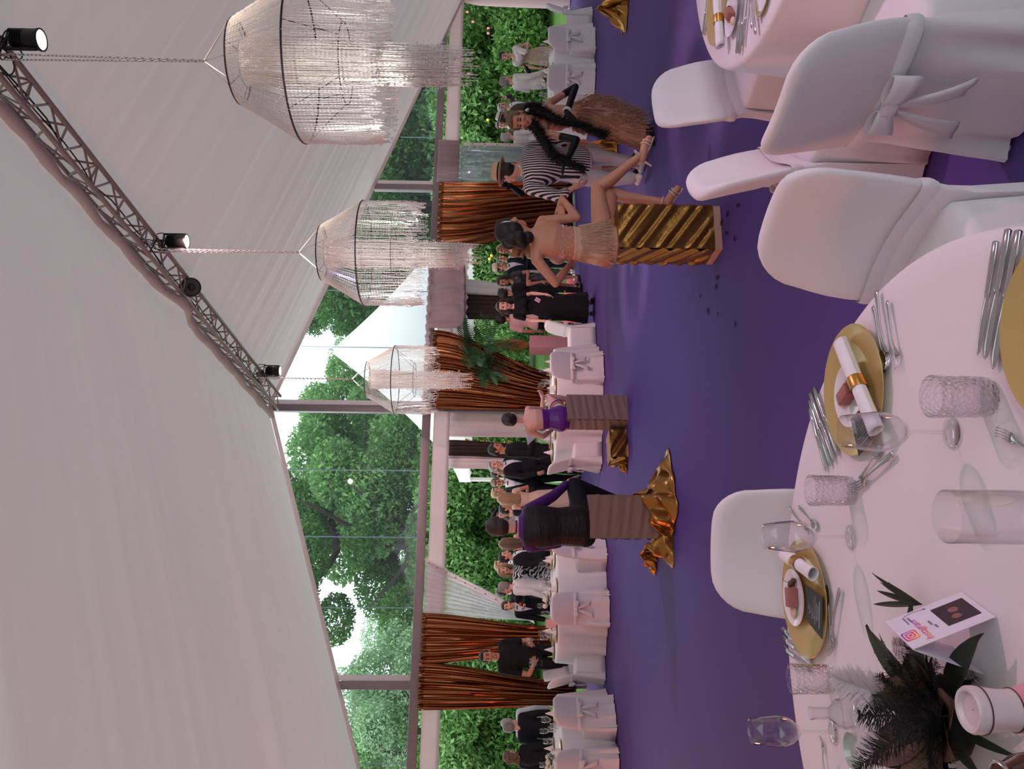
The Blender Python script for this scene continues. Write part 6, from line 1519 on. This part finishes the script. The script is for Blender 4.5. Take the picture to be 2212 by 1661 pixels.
# ---------------------------------------------------------------- feathers on the carpet
for i, (x, y, L, a) in enumerate(((1552, 598, .09, 1.2), (1548, 612, .07, 1.9), (1531, 678, .09, .6), (1513, 634, .04, 2.2), (1552, 683, .04, .3), (1588, 692, .05, 2.6), (1571, 503, .06, 1.0), (1587, 506, .05, 2.4), (1574, 455, .08, 1.5), (1560, 470, .07, 2.0), (1596, 440, .06, 1.3))):
    where_ = ['left of the gold box foot, longer of two', 'left of the gold box foot, shorter of two', 'farthest out on the open carpet towards the near table, largest', 'alone on the carpet left of the gold box', 'small beside the largest loose feather', 'nearest the round chair back', 'in front of the gold box, upper of two', 'in front of the gold box, lower of two', 'under the side turned chair, longest', 'at the right front corner of the gold box', 'closest to the seat of the side turned chair'][i]
    p = atz(x, y, .012); plume(p, (math.cos(a), math.sin(a), .05), L, L*.35, M['plumeb'], 'small black feather lying '+where_, 70+i, 90, None, .1)
# ---------------------------------------------------------------- plinth with pampas grass and palm leaves
Yp = 15.1; p = atY(1180, 746, Yp)
e = empty('plinth', (p.x, Yp, 0), .25, 'pink rectangular plinth carrying a dried pampas bunch beside the left entrance curtain', 'plinth')
zt = atY(1144, 744, Yp).z; b = MB(); b.box((0, 0, zt/2), (.30, .28, zt), bev=.006); b.build('body', M['pinkbox'], e)
M['pampas'] = mat('dried pampas', (190, 132, 74), .8, noise=30, col2=(150, 100, 56), rand=.3); M['palm'] = mat('palm frond', (44, 96, 58), .6, noise=20, col2=(66, 120, 72), rand=.3)
e = empty('pampas_bunch', (p.x, Yp, zt), 0, 'oval bunch of dried golden pampas grass standing on the pink plinth', 'dried grass')
b = MB(); b.ell((0, 0, .36), (.11, .11, .34)); g = random.Random(3)
for k in range(700):
    a = g.uniform(0, 2*PI); t = g.uniform(.0, 1); r = .125*math.sin(PI*(.08+.9*t))**.6; o = V((r*math.cos(a), r*math.sin(a), .02+.68*t)); d = V((math.cos(a)*.5, math.sin(a)*.5, 1)).normalized(); n = V((-math.sin(a), math.cos(a), 0))
    b.add([o-n*.004, o+n*.004, o+d*.07], [(0, 1, 2)])
b.build('plumes', M['pampas'], e, sharp=0)
def palm(x, y, Y_, R, label, seed, n=11):
    c = atY(x, y, Y_); e = empty('palm_leaves', c, 0, label, 'palm'); g = random.Random(seed)
    b = MB()
    for k in range(n):
        a = 2*PI*k/n+g.uniform(-.2, .2); d = V((math.cos(a), g.uniform(-.7, .1), math.sin(a)*.8+.25)).normalized()
        for q in range(26):
            t = .15+.85*q/26; o = d*(R*t)+V((0, 0, -.25*R*t*t)); s = 1 if q % 2 else -1; sd = d.cross(V((0, 1, 0))).normalized(); leaf(b, o, d*.7+sd*s+V((0, 0, -.3)), R*.42*(1.1-t*.7), R*.030, .3, n=3)
        b.tube([d*(R*t)+V((0, 0, -.25*R*t*t)) for t in (0, .3, .6, 1)], [.008, .006, .004, .002], 5)
    b.build('fronds', M['palm'], e, sharp=0); b = MB(); b.tube([(0, 0, 0), (.02, .02, -.6), (0, .03, -c.z)], .012, 6); b.build('stem', M['bark'], e)
palm(1036, 748, 15.2, .72, 'dark green palm fronds above the pampas at the entrance, larger spray', 1, 13)
palm(1056, 800, 15.15, .46, 'dark palm fronds in front of the bronze curtain beside the far chandelier tassel', 2, 9)
# ---------------------------------------------------------------- bar table in the entrance
p = atz(1238, 601); e = empty('bar_table', (p.x, 16.0, 0), 0, 'chrome pedestal bar table on the red carpet in the entrance', 'table')
b = MB(); b.lathe([(.001, 0), (.22, 0), (.22, .012), (.16, .03), (.05, .055), (.03, .09)], (0, 0, 0), 32); b.build('base', M['chain'], e)
b = MB(); b.tube([(0, 0, .05), (0, 0, 1.06)], .03, 12); b.build('pole', M['chain'], e)
b = MB(); b.lathe([(.001, 1.06), (.28, 1.06), (.29, 1.075), (.28, 1.09), (.001, 1.09)], (0, 0, 0), 36); b.build('tabletop', M['blackcloth'], e)
# ---------------------------------------------------------------- amber floods, then added fill lamps without fixtures
def area(loc, target, power, col, sx, sy, name):
    l = bpy.data.lights.new(name, 'AREA'); l.energy = power; l.color = lin(col)[:3]; l.shape = 'RECTANGLE'; l.size = sx; l.size_y = sy
    o = bpy.data.objects.new(name, l); COL.objects.link(o); o.location = loc; o.rotation_euler = (V(target)-V(loc)).to_track_quat('-Z', 'Y').to_euler(); return o
area((-4.9, 5.2, 1.3), (3, 5.4, .7), 90, (255, 150, 96), 1.0, .5, 'amber_floodlight')
area((-4.9, 9.6, 1.3), (3, 11.5, 1.5), 60, (255, 140, 90), 1.0, .5, 'amber_floodlight')
spot((XC, 2.6, 5.95), (.5, 2.3, .7), 520, (255, 182, 214), 52, .9, .07, 'added_wash')  # pink fill added over the near table, no lamp body
spot((XC, 7.3, 5.95), (2.2, 8.6, 0), 460, (214, 190, 255), 60, .9, .07, 'added_wash')  # lilac fill added over the carpet, truss is empty here
spot((XC, 8.6, 5.95), (4.2, 13.6, 1.2), 800, (255, 196, 206), 75, .9, .07, 'added_wash')  # pale pink fill added for the far tables, truss is empty here
SC.view_settings.exposure = 0

for tx, pw in ((9.5, 230), (5.6, 210), (.1, 300)): spot((XC, 10.6, 5.95), (tx, WALL, 1.7), pw, (255, 176, 104), 22, .7, .15, 'added_amber_fill')  # added to raise orange highlights on the curtains, no fixture
spot((XC, 1.6, 5.95), (2.9, 3.0, .6), 150, (196, 160, 255), 50, .9, .12, 'added_lilac_fill')  # unseen lilac fill added for the chairs at the near right

for cy, cz, pw in ((5.7, 3.1, 3800), (9.14, 3.1, 6000), (13.95, 3.2, 5000)): spot((-3.6, .2, 3.0), (XC, cy, cz), pw, (255, 252, 244), (9.5, 7, 5)[int(cy/5)], .7, .12, 'added_bead_fill')  # unseen narrow lamps added to brighten the chandelier beads from the front
